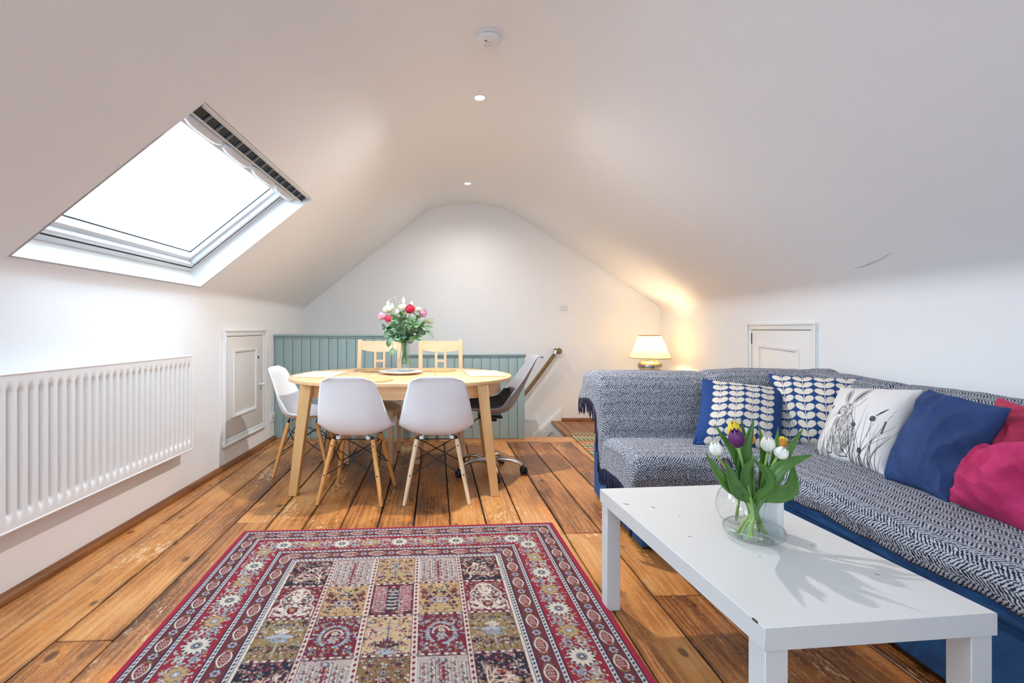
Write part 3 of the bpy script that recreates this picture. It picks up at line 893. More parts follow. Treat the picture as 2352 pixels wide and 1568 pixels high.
for k in range(25):
    a = 2*PI*k/24
    pts.append(Tb @ Vector((0.014*math.cos(a) + (0.006 if math.cos(a) > 0 else -0.006), 0.012*math.sin(a), 0.0005)))
m.tube(pts, 0.0007, 6); m.build('test_button', simple('alarm_line', S(120, 112, 110), 0.5), sm)
m = MB()
for k in range(3): m.box(-0.018, -0.006, -0.026 + 0.004*k, -0.024 + 0.004*k, -0.0385, -0.0365)
m.build('sounder_slot', simple('alarm_slot', S(120, 116, 122), 0.5), sm)

for i, (y, lab) in enumerate(((3.073, 'glowing recessed downlight nearer the smoke alarm'), (4.885, 'glowing recessed downlight nearer the gable wall'))):
    dl = empty('downlight', (0.144 if i == 0 else 0.106, y, ZC)); tag(dl, lab, 'downlight', 'recessed ceiling downlights')
    m = MB(); m.lathe([(0.030, -0.002), (0.036, -0.005), (0.044, -0.003), (0.045, 0.0)], 32); m.build('trim_ring', M['plastic_white'], dl, smooth=R(50))
    m = MB(); m.lathe([(0.0, -0.0025), (0.030, -0.0025)], 32); m.build('lamp', M['led'], dl)
    ld = bpy.data.lights.new('downlight_beam', 'SPOT'); ld.energy = (80, 18)[i]; ld.color = (1.0, 0.98, 0.96); ld.spot_size = R(160); ld.spot_blend = 1.0; ld.shadow_soft_size = 0.03
    lo = bpy.data.objects.new('downlight_beam', ld); COL.objects.link(lo); lo.parent = dl; lo.location = (0, 0, -0.012)

# ------------------------------------------------------------------ curve helpers
def catmull(pts, n):
    pts = [np.array(p, float) for p in pts]
    pts = [2*pts[0]-pts[1]] + pts + [2*pts[-1]-pts[-2]]
    out = []
    segs = len(pts) - 3
    for i in range(n):
        t_ = i / (n - 1) * segs
        k = min(int(t_), segs - 1); u = t_ - k
        p0, p1, p2, p3 = pts[k], pts[k+1], pts[k+2], pts[k+3]
        out.append(0.5 * (2*p1 + (p2-p0)*u + (2*p0-5*p1+4*p2-p3)*u*u + (3*p1-p0-3*p2+p3)*u**3))
    return np.array(out)
def resample(c, n):
    d = np.r_[0, np.cumsum(np.linalg.norm(np.diff(c, axis=0), axis=1))]
    t_ = np.linspace(0, d[-1], n)
    return np.stack([np.interp(t_, d, c[:, k]) for k in range(c.shape[1])], 1), t_
def solid(o, th, off=-1.0):
    md = o.modifiers.new('thickness', 'SOLIDIFY'); md.thickness = th; md.offset = off
    return o

# ------------------------------------------------------------------ dining table
DT = empty('dining_table', (-0.41, 3.60, 0)); tag(DT, 'oval birch extending dining table with splayed legs', 'table')
AX, AY, HB = 0.565, 0.60, 0.245
ZT = 0.74
def half_outline(s, sc=1.0, n=28):
    return [(s * (HB + AX * sc * math.cos(a)), AY * sc * math.sin(a)) for a in np.linspace(-PI/2, PI/2, n)]
for s_ in (-1, 1):
    pts = half_outline(s_)
    pts = pts + [(s_ * (HB + 0.0008), AY), (s_ * (HB + 0.0008), -AY)]
    MB().prism(pts if s_ > 0 else pts[::-1], ZT - 0.022, ZT).build('top_half', M['birch'], DT, bevel=0.004, bseg=2)
MB().box(-HB + 0.0008, HB - 0.0008, -AY, AY, ZT - 0.022, ZT).build('extension_leaf', M['birch'], DT, bevel=0.0025, bseg=1)
for s_ in (-1, 1):
    o_ = half_outline(s_, 0.86); i_ = half_outline(s_, 0.82)
    m = MB()
    n = len(o_)
    vs_ = [(x, y, z) for z in (ZT - 0.115, ZT - 0.0225) for x, y in o_] + [(x, y, z) for z in (ZT - 0.115, ZT - 0.0225) for x, y in i_]
    fs = []
    for k in range(n - 1):
        fs += [(k, k+1, n+k+1, n+k), (2*n+k, 3*n+k, 3*n+k+1, 2*n+k+1), (k, 2*n+k, 2*n+k+1, k+1), (n+k, n+k+1, 3*n+k+1, 3*n+k)]
    m.add(vs_, fs); m.build('curved_apron', M['birch'], DT, smooth=R(40))
    MB().box(-HB - 0.005, HB + 0.005, s_*AY*0.84 - 0.011, s_*AY*0.84 + 0.011, ZT - 0.115, ZT - 0.0225).build('side_apron', M['birch'], DT)
for sx in (-1, 1):
    for sy in (-1, 1):
        top = Vector((sx*0.575, sy*0.425, ZT - 0.024)); bot = Vector((sx*0.655, sy*0.455, 0.0))
        sec = [(-1, -1), (0.55, -1), (1, -0.55), (1, 1), (-1, 1)]
        rows_ = []
        for t_ in (0.0, 0.145, 0.15, 1.0):
            c = top.lerp(bot, t_); hw_ = lerp(0.036, 0.027, t_)
            rows_.append([(c.x + sx*q[0]*hw_, c.y + sy*q[1]*hw_, c.z) for q in sec])
        m = MB()
        vs_ = [p for r_ in rows_ for p in r_]; fs = []
        for i in range(3):
            for k in range(5): fs.append((i*5+k, i*5+(k+1) % 5, (i+1)*5+(k+1) % 5, (i+1)*5+k))
        fs += [(0, 1, 2, 3, 4), tuple(15+k for k in range(5))]
        m.add(vs_, fs); m.build('leg', M['birch_v'], DT, bevel=0.002, bseg=1)

# ------------------------------------------------------------------ shell chairs on dowel legs
def shell(prof_, widths, lifts, drop_top, n=44, m=25, pw_=2.6):
    c = catmull([(y, z, w, l) for (y, z), w, l in zip(prof_, widths, lifts)], 200)
    cc, s_ = resample(c, n)
    rows_ = []
    for i in range(n):
        y, z, w, l = cc[i]
        d = cc[min(i+1, n-1)][:2] - cc[max(i-1, 0)][:2]; d /= np.linalg.norm(d) + 1e-9
        nrm = np.array([d[1], -d[0]])      # profile runs front -> up: normal to the sitter's side
        if nrm[1] < 0 and i < n * 0.4: nrm = -nrm
        fr = i / (n - 1)
        row = []
        for j in range(m):
            t_ = -1 + 2*j/(m-1)
            tt = math.copysign(abs(t_) ** 0.92, t_)
            lift = l * abs(t_) ** pw_
            yy, zz = y + nrm[0]*lift, z + nrm[1]*lift
            ww = w
            e = (1 - fr) * s_[-1]
            # rounded top corners
            if e < drop_top: ww *= 1 - 0.22 * (1 - e / drop_top) ** 2
            if e < 0.05:
                zz -= 0.020 * abs(t_) ** 5 * (1 - e / 0.05)
            if fr * s_[-1] < 0.05:
                ww *= 1 - 0.13 * (1 - fr * s_[-1] / 0.05) ** 2
                yy -= 0.03 * abs(t_) ** 4 * (1 - fr * s_[-1] / 0.05)
            row.append((tt * ww, yy, zz))
        rows_.append(row)
    return rows_
DSW_P = [(0.232, 0.412), (0.215, 0.430), (0.13, 0.428), (0.04, 0.412), (-0.05, 0.404), (-0.115, 0.412), (-0.165, 0.446), (-0.195, 0.50), (-0.212, 0.56), (-0.228, 0.63), (-0.245, 0.70), (-0.262, 0.765), (-0.276, 0.792)]
DSW_W = [0.195, 0.222, 0.236, 0.240, 0.240, 0.238, 0.233, 0.226, 0.215, 0.200, 0.182, 0.166, 0.158]
DSW_L = [0.012, 0.020, 0.034, 0.048, 0.062, 0.078, 0.088, 0.084, 0.066, 0.048, 0.032, 0.018, 0.008]
def dsw(legmats):
    r_ = empty('shell_chair')
    sh = MB().grid(shell(DSW_P, DSW_W, DSW_L, 0.06)).build('shell', M['shell_white'], r_, smooth=True)
    solid(sh, 0.007, 0)
    k = 0
    tops, feet = {}, {}
    for sx in (-1, 1):
        for sy in (-1, 1):
            top = Vector((sx*0.125, sy*0.105 - 0.01, 0.385)); ft = Vector((sx*0.200, sy*0.205, 0.0))
            tops[sx, sy] = top; feet[sx, sy] = ft
            pts = [top.lerp(ft, q) for q in (0, 0.01, 0.08, 0.5, 0.97, 1.0)]
            m = MB().tube(pts, [0.012, 0.0145, 0.0155, 0.0145, 0.0115, 0.0105], 14)
            leg = m.build('leg', M[legmats[k % 4]], r_, smooth=R(50))
            for q in (0.10, 0.55):
                c = top.lerp(ft, q); out = Vector((0, sy, 0.1)).normalized()
                MB().tube([c + out*0.012, c + out*0.0165], 0.0045, 10).build('bolt', M['black_metal'], leg)
            br = MB().tube([top + Vector((-sx*0.03, 0, 0.02)), top + Vector((0, 0, 0.012)), top.lerp(ft, 0.06)], 0.0085, 8)
            br.build('bracket', M['black_metal'], r_, smooth=R(50))
            m = MB().lathe([(0.014, 0), (0.016, 0.02), (0.0, 0.02)], 12, Matrix.Translation((top.x - sx*0.03, top.y, 0.388)))
            m.build('mount', M['shell_white'], r_, smooth=R(40))
            k += 1
    def strut(p, q, name='wire_strut'):
        MB().tube([p, q], 0.0034, 8).build(name, M['black_metal'], r_, smooth=R(60))
    for sy in (-1, 1):
        for sx in (-1, 1):
            strut(tops[sx, sy].lerp(feet[sx, sy], 0.10), tops[-sx, sy].lerp(feet[-sx, sy], 0.56))
    for sx in (-1, 1):
        for sy in (-1, 1):
            strut(tops[sx, sy].lerp(feet[sx, sy], 0.10), tops[sx, -sy].lerp(feet[sx, -sy], 0.56))
    for sy in (-1, 1): strut(tops[-1, sy], tops[1, sy], 'cross_bar')
    return r_
def place(o, x, y, rz, label, cat, group=None):
    o.location = (x, y, 0); o.rotation_euler = (0, 0, rz)
    return tag(o, label, cat, group)
c1 = dsw(['beech'] * 4)
place(c1, -0.645, 3.155, R(-4), 'white shell chair with dowel legs at the front left of the table', 'chair', 'white shell chairs with wooden legs')
c2 = copy_tree(c1)
place(c2, -0.135, 3.165, R(3), 'white shell chair with pale dowel legs directly before the flower vase', 'chair', 'white shell chairs with wooden legs')
lm = [ch for ch in bpy.data.objects if ch.parent == c2 and ch.name.startswith('leg')]
for ch in lm:
    if ch.data.vertices[0].co.y < 0:
        ch.data = ch.data.copy(); ch.data.materials.clear(); ch.data.materials.append(M['beech_pale'])
c3 = copy_tree(c1)
place(c3, -1.135, 3.71, R(-90), 'white shell chair turned sideways at the table end by the hatch', 'chair', 'white shell chairs with wooden legs')

# ------------------------------------------------------------------ grey swivel chair
SC = empty('swivel_chair'); place(SC, 0.235, 3.64, R(90), 'grey shell swivel chair on a chrome star base with castors', 'chair')
up = 0.035
sp = [(y*1.03, z + up + 0.02 + 0.045 * sstep(0.55, 0.8, z)) for y, z in DSW_P]
sp = [(y - 0.075*sstep(0.50, 0.86, z), z) for y, z in sp]
sp[-1] = (sp[-1][0] - 0.035, sp[-1][1] - 0.012); sp[-2] = (sp[-2][0] - 0.012, sp[-2][1] + 0.004)
o = MB().grid(shell(sp, [w*0.98 for w in DSW_W], DSW_L, 0.06)).build('shell', M['shell_grey'], SC, smooth=True); solid(o, 0.008, 0)
pad_p = [(y + 0.012 + 0.010*sstep(0.45, 0.6, z), z + 0.022*(1 - sstep(0.45, 0.55, z)) + 0.004) for y, z in sp[:9]]
rows_ = shell(pad_p, [w*0.88 for w in DSW_W[:9]], [l*0.75 for l in DSW_L[:9]], 0.05, 34, 21)
o = MB().grid(rows_).build('seat_pad', M['pad_grey'], SC, smooth=True); solid(o, 0.030, 0)
m = MB(); m.box(-0.09, 0.09, -0.10, 0.08, 0.420, 0.432); m.box(-0.05, 0.05, -0.06, 0.05, 0.392, 0.420)
m.build('tilt_plate', M['black_metal'], SC, bevel=0.004)
m = MB(); m.tube([(0.06, 0.02, 0.402), (0.13, 0.07, 0.385), (0.15, 0.10, 0.36)], 0.005, 8); m.tube([(0.15, 0.10, 0.36), (0.175, 0.13, 0.31)], [0.006, 0.011], 10)
m.build('height_lever', M['black_plastic'], SC, smooth=R(50))
m = MB(); m.lathe([(0.014, 0.39), (0.014, 0.25), (0.0, 0.25)], 20); m.build('gas_piston', M['chrome'], SC, smooth=R(50))
m = MB(); m.lathe([(0.0, 0.07), (0.022, 0.07), (0.026, 0.10), (0.0245, 0.26), (0.0, 0.26)], 24); m.build('gas_column', M['chrome'], SC, smooth=R(50))
m = MB(); m.lathe([(0.0, 0.075), (0.040, 0.075), (0.045, 0.095), (0.036, 0.118), (0.0, 0.118)], 24); m.build('hub', M['chrome'], SC, smooth=R(50))
for k in range(5):
    a = R(-98) + 2*PI*k/5
    dx, dy = math.cos(a), math.sin(a)
    pts = [(dx*r__, dy*r__, z) for r__, z in ((0.03, 0.100), (0.10, 0.105), (0.17, 0.100), (0.225, 0.082), (0.255, 0.062))]
    m = MB().tube(pts, [0.017, 0.0165, 0.0155, 0.014, 0.011], 12); arm = m.build('base_arm', M['chrome'], SC, smooth=R(60))
    cst = empty('castor'); cst.parent = SC; cst.location = (dx*0.258, dy*0.258, 0); cst.rotation_euler = (0, 0, a + 0.9*k + 0.5)
    Tw = Matrix(((0,0,1,0),(1,0,0,0),(0,1,0,0),(0,0,0,1)))
    for s_ in (-1, 1):
        MB().lathe([(0.0, -0.009), (0.022, -0.009), (0.0255, -0.005), (0.0255, 0.005), (0.022, 0.009), (0.0, 0.009)], 20, Matrix.Translation((s_*0.013, -0.012, 0.0255)) @ Tw).build('wheel', M['black_plastic'], cst, smooth=R(40))
    m = MB(); m.box(-0.020, 0.020, -0.030, 0.012, 0.036, 0.054); m.tube([(0, 0, 0.045), (0, 0, 0.075)], 0.006, 8); m.build('fork', M['black_plastic'], cst, bevel=0.005)

# ------------------------------------------------------------------ birch ladder-slat chairs
def wood_chair():
    r_ = empty('wooden_chair')
    W2, D0, D1 = 0.178, -0.205, 0.195
    def post(sx):
        rows_ = []
        for z, y, w in ((0, D0 - 0.03, 0.017), (0.25, D0 - 0.008, 0.018), (0.45, D0, 0.0185), (0.62, D0 - 0.008, 0.0185), (0.80, D0 - 0.026, 0.018), (0.985, D0 - 0.052, 0.0175)):
            rows_.append([(sx*W2 - w, y - 0.018, z), (sx*W2 + w, y - 0.018, z), (sx*W2 + w, y + 0.018, z), (sx*W2 - w, y + 0.018, z), (sx*W2 - w, y - 0.018, z)])
        m = MB().grid(rows_)
        n = len(m.v); m.f.append((0, 1, 2, 3)); m.f.append((n-5, n-4, n-3, n-2))
        m.build('back_post', M['birch_pale_v'], r_, bevel=0.003, weld=0.0005)
    for sx in (-1, 1): post(sx)
    for sx in (-1, 1):
        m = MB().prism([(-0.018, -0.018), (0.018, -0.018), (0.018, 0.018), (-0.018, 0.018)], 0.0, 0.425, Matrix.Translation((sx*0.178, D1, 0)))
        m.build('front_leg', M['birch_pale_v'], r_, bevel=0.003)
    m = MB()
    for sx in (-1, 1): m.box(sx*0.178 - 0.010, sx*0.178 + 0.010, D0 + 0.018, D1 - 0.018, 0.355, 0.425)
    m.box(-0.160, 0.160, D1 - 0.010, D1 + 0.010, 0.355, 0.425); m.box(-0.160, 0.160, D0 - 0.010, D0 + 0.010, 0.355, 0.425)
    m.build('seat_rail', M['birch_pale_v'], r_, bevel=0.002)
    # padded seat
    rows_ = []
    n = 17
    for i in range(n):
        v = -1 + 2*i/(n-1); row = []
        for j in range(n):
            u = -1 + 2*j/(n-1)
            h = ((1 - abs(u)**6) * (1 - abs(v)**6)) ** 0.5
            row.append((u*0.205*(1 - 0.02*(abs(v)**8)), -0.002 + v*0.212*(1 - 0.02*abs(u)**8) + 0.012, 0.428 + 0.042*h))
        rows_.append(row)
    m = MB().grid(rows_); m.box(-0.200, 0.200, -0.195, 0.222, 0.4255, 0.436); m.build('seat_pad', M['beige_fabric'], r_, smooth=R(60))
    # curved top rail: straight top, bellied bottom
    rows_ = []
    for i in range(17):
        u = -1 + 2*i/16
        x = u*(W2 - 0.017)
        bow = 0.012 * (1 - u*u)
        zb = 0.895 - 0.022*(1 - u*u)
        y0, y1 = D0 - 0.036 - bow, D0 - 0.056 - bow
        rows_.append([(x, y0 + 0.010, zb), (x, y1 + 0.012, 0.972), (x, y1 - 0.012, 0.972), (x, y0 - 0.012, zb), (x, y0 + 0.010, zb)])
    m = MB().grid(rows_); n = len(m.v); m.f += [(0, 1, 2, 3), (n-5, n-4, n-3, n-2)]
    m.build('top_rail', M['birch_pale'], r_, smooth=R(40), weld=0.0004)
    def yb(z): return D0 - 0.010 - 0.036*sstep(0.45, 0.95, z)
    MB().box(-0.160, 0.160, D0 - 0.012, D0 + 0.008, 0.50, 0.545).build('lower_rail', M['birch_pale'], r_, bevel=0.002)
    for sx in (-1, 1):
        m = MB().tube([(sx*0.040, yb(z), z) for z in (0.52, 0.60, 0.70, 0.80, 0.90)], 0.013, 4, flat=0.8)
        vs_ = []
        m = MB()
        rows_ = []
        for z in (0.54, 0.62, 0.70, 0.80, 0.885):
            rows_.append([(sx*0.040 - 0.011, yb(z) - 0.008, z), (sx*0.040 + 0.011, yb(z) - 0.008, z), (sx*0.040 + 0.011, yb(z) + 0.008, z), (sx*0.040 - 0.011, yb(z) + 0.008, z), (sx*0.040 - 0.011, yb(z) - 0.008, z)])
        m.grid(rows_); m.build('back_slat', M['birch_pale_v'], r_, weld=0.0004)
    for z in (0.785, 0.705, 0.625):
        MB().box(-0.030, 0.030, yb(z) - 0.006, yb(z) + 0.006, z, z + 0.020).build('rung', M['birch_pale'], r_)
    return r_
w1 = wood_chair()
place(w1, -0.70, 4.07, R(178), 'birch slatted chair behind the table left of the flowers', 'chair', 'birch chairs with beige seats')
w2 = copy_tree(w1)
place(w2, -0.143, 4.07, R(181), 'birch slatted chair behind the table right of the flowers', 'chair', 'birch chairs with beige seats')

# ------------------------------------------------------------------ table mats, plate
def on_table(x, y):      # pixel on the table top
    Y = (CAMH - ZT) * FPX / (y - CY); q = P(x, y, Y); return q
def round_mat(x, y, label, Y=None):
    q = on_table(x, y)
    if Y: q.y = Y; q.x = (x - CX) * Y / FPX
    r_ = 0.150
    pr = [(0.0, 0.0005)] + [(r_*k/12, 0.0085 + 0.0012*math.cos(k*PI)) for k in range(13)] + [(r_ + 0.003, 0.003), (r_, 0.0005), (0.0, 0.0005)]
    o = MB().lathe(pr, 40).build('placemat', M['seagrass'], loc=(q.x, q.y, ZT), smooth=R(40))
    return tag(o, label, 'placemat', 'round seagrass placemats')
def rect_mat(cx, cy, w, l, rz, label):
    m = MB().box(-w/2, w/2, -l/2, l/2, 0.0005, 0.0125)
    o = m.build('placemat', M['rush'], bevel=0.003, loc=(cx, cy, ZT)); o.rotation_euler = (0, 0, rz)
    return tag(o, label, 'placemat', 'rectangular seagrass placemats')
round_mat(859, 848, 'round seagrass placemat before the left birch chair', 3.95)
round_mat(1003, 847, 'round seagrass placemat before the right birch chair', 3.96)
round_mat(850, 874, 'round seagrass placemat half hidden by the front left shell chair', 3.20)
rect_mat(-1.00, 3.56, 0.27, 0.40, R(-4), 'rectangular seagrass placemat by the sideways shell chair')
rect_mat(0.20, 3.62, 0.26, 0.38, R(6), 'rectangular seagrass placemat by the grey swivel chair')
pl = empty('serving_plate', (-0.425, 3.66, ZT)); tag(pl, 'large round white plate under the glass flower vase', 'plate')
m = MB(); m.lathe([(0.0, 0.012), (0.085, 0.012), (0.10, 0.014), (0.160, 0.024), (0.165, 0.0225), (0.150, 0.014), (0.100, 0.006), (0.095, 0.0005), (0.0, 0.0005)], 56)
m.build('dish', M['white_gloss'], pl, smooth=R(50))
m = MB()
for k in range(24):
    pass
m.lathe([(0.098, 0.0145), (0.100, 0.0148), (0.102, 0.0150)], 56); m.build('rim_line', simple('plate_line', S(150, 150, 154), 0.4), pl)

# ------------------------------------------------------------------ coffee table
CT = empty('coffee_table', (0.648, 1.018, 0), R(5.5)); tag(CT, 'low white rectangular coffee table with square legs', 'table')
TW, TLn, TZ = 0.553, 0.892, 0.45
MB().box(0, TW, 0, TLn, TZ - 0.050, TZ).build('table_top', M['coffee'], CT, bevel=0.0012, bseg=1)
for ix in (0, 1):
    for iy in (0, 1):
        x0 = 0.006 if ix == 0 else TW - 0.058; y0 = 0.006 if iy == 0 else TLn - 0.058
        MB().box(x0, x0 + 0.052, y0, y0 + 0.052, 0, TZ - 0.0505).build('leg', M['coffee'], CT, bevel=0.0012, bseg=1)
chip = simple('bare_chipboard', S(70, 58, 46), 0.9)
m = MB()
rc = random.Random(5)
for (u, v, l) in ((0.11, 0.68, 0.010), (0.10, 0.44, 0.007), (0.03, 0.72, 0.012), (0.42, 0.35, 0.006), (0.30, 0.50, 0.004), (0.36, 0.60, 0.004), (0.22, 0.30, 0.004), (0.05, 0.60, 0.004), (0.16, 0.60, 0.005), (0.45, 0.18, 0.006)):
    a = rc.uniform(0, PI); w = l * 0.3
    m.prism([(-l, 0), (0, -w), (l, 0.2*w), (0.2*l, w)], TZ - 0.0002, TZ + 0.0003, Matrix.Translation((u, v, 0)) @ Matrix.Rotation(a, 4, 'Z'))
m.build('surface_chip', chip, CT)
m = MB(); m.prism([(0.0, 0.0), (0.0022, 0.002), (0.0015, 0.007), (0.0022, 0.012), (0.0004, 0.018), (0.0, 0.016)], TZ - 0.004, TZ + 0.0006, Matrix.Translation((-0.0006, 0.02, 0)))
m.build('edge_chip', chip, CT)

# ------------------------------------------------------------------ corner sofa
SF = empty('corner_sofa', (0.9, 2.33, 0)); tag(SF, 'dark blue corner sofa with a low box base', 'sofa')
def sbox(name, x0, x1, y0, y1, z0, z1, bev=0.02):
    return MB().box(x0-0.9, x1-0.9, y0-2.33, y1-2.33, z0, z1).build(name, M['sofa_blue'], SF, bevel=bev, bseg=3)
sbox('chaise_base', 0.888, 1.46, 2.335, 3.14, 0.022, 0.355, 0.012)
sbox('long_base', 1.462, 2.33, 0.30, 3.14, 0.022, 0.30, 0.012)
sbox('long_rail', 1.435, 2.33, 0.30, 2.33, 0.302, 0.365, 0.02)
sbox('chaise_seat', 0.90, 1.50, 2.315, 2.80, 0.357, 0.44, 0.03)
sbox('long_seat', 1.44, 2.08, 0.30, 2.86, 0.367, 0.435, 0.03)
sbox('chaise_back', 0.895, 2.20, 2.90, 3.135, 0.357, 0.785, 0.05)
sbox('long_back', 2.14, 2.33, 0.30, 3.135, 0.302, 0.765, 0.05)
for (x, y) in ((0.94, 2.40), (0.94, 3.08), (1.40, 2.40), (2.25, 3.05), (1.52, 0.36), (2.25, 0.36), (1.52, 1.4)):
    MB().box(x-0.9-0.025, x-0.9+0.025, y-2.33-0.025, y-2.33+0.025, 0.0, 0.021).build('foot', M['black_plastic'], SF)

def throw_mesh(name, prof_pts, a_vals, fn, mat, label, nprof=120, loc=(0,0,0)):
    c = catmull(prof_pts, 300); c, s_ = resample(c, nprof)
    na = len(a_vals)
    V = []; UV = []
    for a in a_vals:
        for i in range(nprof):
            V.append(fn(a, c[i][0], c[i][1], s_[i])); UV.append((a, s_[i]))
    F = [(i*nprof+j, i*nprof+j+1, (i+1)*nprof+j+1, (i+1)*nprof+j) for i in range(na-1) for j in range(nprof-1)]
    root = empty(name, loc); tag(root, label, 'throw')
    me = bpy.data.meshes.new('cloth')
    me.from_pydata([tuple(Vector(p) - Vector(loc)) for p in V], [], F)
    uvl = me.uv_layers.new(name='UVMap')
    li = np.zeros(len(me.loops), np.int32); me.loops.foreach_get('vertex_index', li)
    uvl.data.foreach_set('uv', np.array(UV, np.float32)[li].ravel())
    o = link_mesh('cloth', me, mat, root, smooth=True)
    solid(o, 0.010, 0)
    return root, c, s_, V
# throw over the short arm of the sofa
A0 = 0.885
HANG = 0.20
def fl(a, y, z, s_):
    e = A0 - a
    zz = z; xx = a; yy = y
    top = sstep(0.62, 0.78, z)
    # seam between the two back cushions
    dip = math.exp(-((a - 1.51) / 0.022) ** 2) + math.exp(-((a - 2.16) / 0.03) ** 2)
    zz -= 0.022 * dip * top
    zz += 0.010 * top * sstep(1.45, 1.75, a)
    yy += 0.025 * dip * sstep(0.50, 0.60, z) * (1 - sstep(0.81, 0.83, z))
    # seat sinks below the other throw at the corner
    seat = 1 - sstep(0.47, 0.52, z)
    if y < 2.85: zz -= 0.05 * seat * sstep(1.46, 1.66, a)
    n_ = fbm(a*3.1, y*3.1 + z*2, 1.7); n2 = fbm(a*9, y*9 + z*7, 4.2)
    zz += 0.007 * n_ * (1 if z < 0.6 else 0.8) + 0.003 * n2
    if e > 0:
        if y > 2.96: zz = max(zz, 0.802)
        r_ = 0.05
        if e < r_ * PI/2:
            ph = e / r_; xx = A0 - r_*math.sin(ph); zz -= r_*(1 - math.cos(ph))
        else:
            k = e - r_*PI/2
            flare = 0.10 * k * (1 + 2.2*sstep(2.95, 3.2, y) * sstep(0.55, 0.8, z))
            xx = A0 - r_ - flare - 0.010*fbm(y*6, z*5, 8.8); zz -= r_ + k
    else:
        xx = a
    return (xx, yy, zz)
profL = [(2.300, 0.325), (2.286, 0.37), (2.288, 0.42), (2.315, 0.462), (2.37, 0.474), (2.48, 0.478), (2.60, 0.474), (2.70, 0.466), (2.745, 0.452), (2.768, 0.458), (2.785, 0.53), (2.81, 0.60), (2.835, 0.68), (2.865, 0.75), (2.91, 0.797), (2.98, 0.817), (3.06, 0.81), (3.135, 0.78), (3.175, 0.72), (3.185, 0.62)]
av = list(np.linspace(A0 - HANG, A0, 30)) + list(np.linspace(A0 + 0.012, 2.30, 110))
tl_, cL, sL, VL = throw_mesh('herringbone_throw', profL, av, fl, M['throw'], 'fringed grey herringbone throw over the short side of the sofa', 150, (0.9, 2.33, 0.45))
# yarn fringe along its hem
m = MB()
rf = random.Random(11)
npf = 150
hem = [Vector(VL[i]) for i in range(npf)]
acc = 0
for i in range(2, npf - 1):
    seg_ = (hem[i+1] - hem[i]).length
    acc += seg_
    while acc > 0.0125:
        acc -= 0.0125
        q = hem[i] - Vector((0.9, 2.33, 0.45))
        L = rf.uniform(0.075, 0.105)
        dx, dy = rf.uniform(-0.012, 0.006), rf.uniform(-0.012, 0.012)
        pts = [q + Vector((0, 0, 0.004)), q + Vector((dx*0.4 - 0.003, dy*0.5, -L*0.35)), q + Vector((dx*0.8 - 0.002, dy*0.7 + rf.uniform(-0.004, 0.004), -L*0.7)), q + Vector((dx, dy, -L))]
        m.tube(pts, [0.0030, 0.0034, 0.0032, 0.0026], 6)
fo = m.build('fringe', M['fringe'], tl_, smooth=True); fo['kind'] = 'stuff'
# throw over the long arm of the sofa
def fr_(a, x, z, s_):
    xx, yy, zz = x, a, z
    top = sstep(0.60, 0.76, z)
    dip = math.exp(-((a - 2.42) / 0.022) ** 2) + math.exp(-((a - 1.30) / 0.03) ** 2)
    zz -= 0.028 * dip * top
    zz += 0.012 * top * sstep(2.42, 2.7, a)
    xx += 0.02 * dip * sstep(0.50, 0.60, z)
    n_ = fbm(a*3.0 + 5, x*3.0 + z*2, 2.9); n2 = fbm(a*9, x*9 + z*7, 6.1)
    zz += 0.008 * n_ + 0.003 * n2
    xx += 0.004 * n2 * (1 if z < 0.46 else 0)
    if s_ < 0.03: xx += 0.004 * fbm(a*14, 0.3, 1.2); zz += 0.010 * fbm(a*5, 0.3, 7.2)
    return (xx, yy, zz)
profR = [(1.422, 0.360), (1.412, 0.385), (1.413, 0.420), (1.440, 0.452), (1.50, 0.464), (1.62, 0.470), (1.78, 0.472), (1.92, 0.466), (1.995, 0.474), (2.03, 0.52), (2.055, 0.60), (2.075, 0.68), (2.105, 0.745), (2.15, 0.785), (2.21, 0.800), (2.28, 0.795), (2.335, 0.765), (2.350, 0.70)]
av = list(np.linspace(0.30, 3.12, 240))
tr_, cR, sR, VR = throw_mesh('herringbone_throw', profR, av, fr_, M['throw'], 'grey herringbone throw covering the long side of the sofa under the cushions', 130, (1.45, 1.3, 0.45))

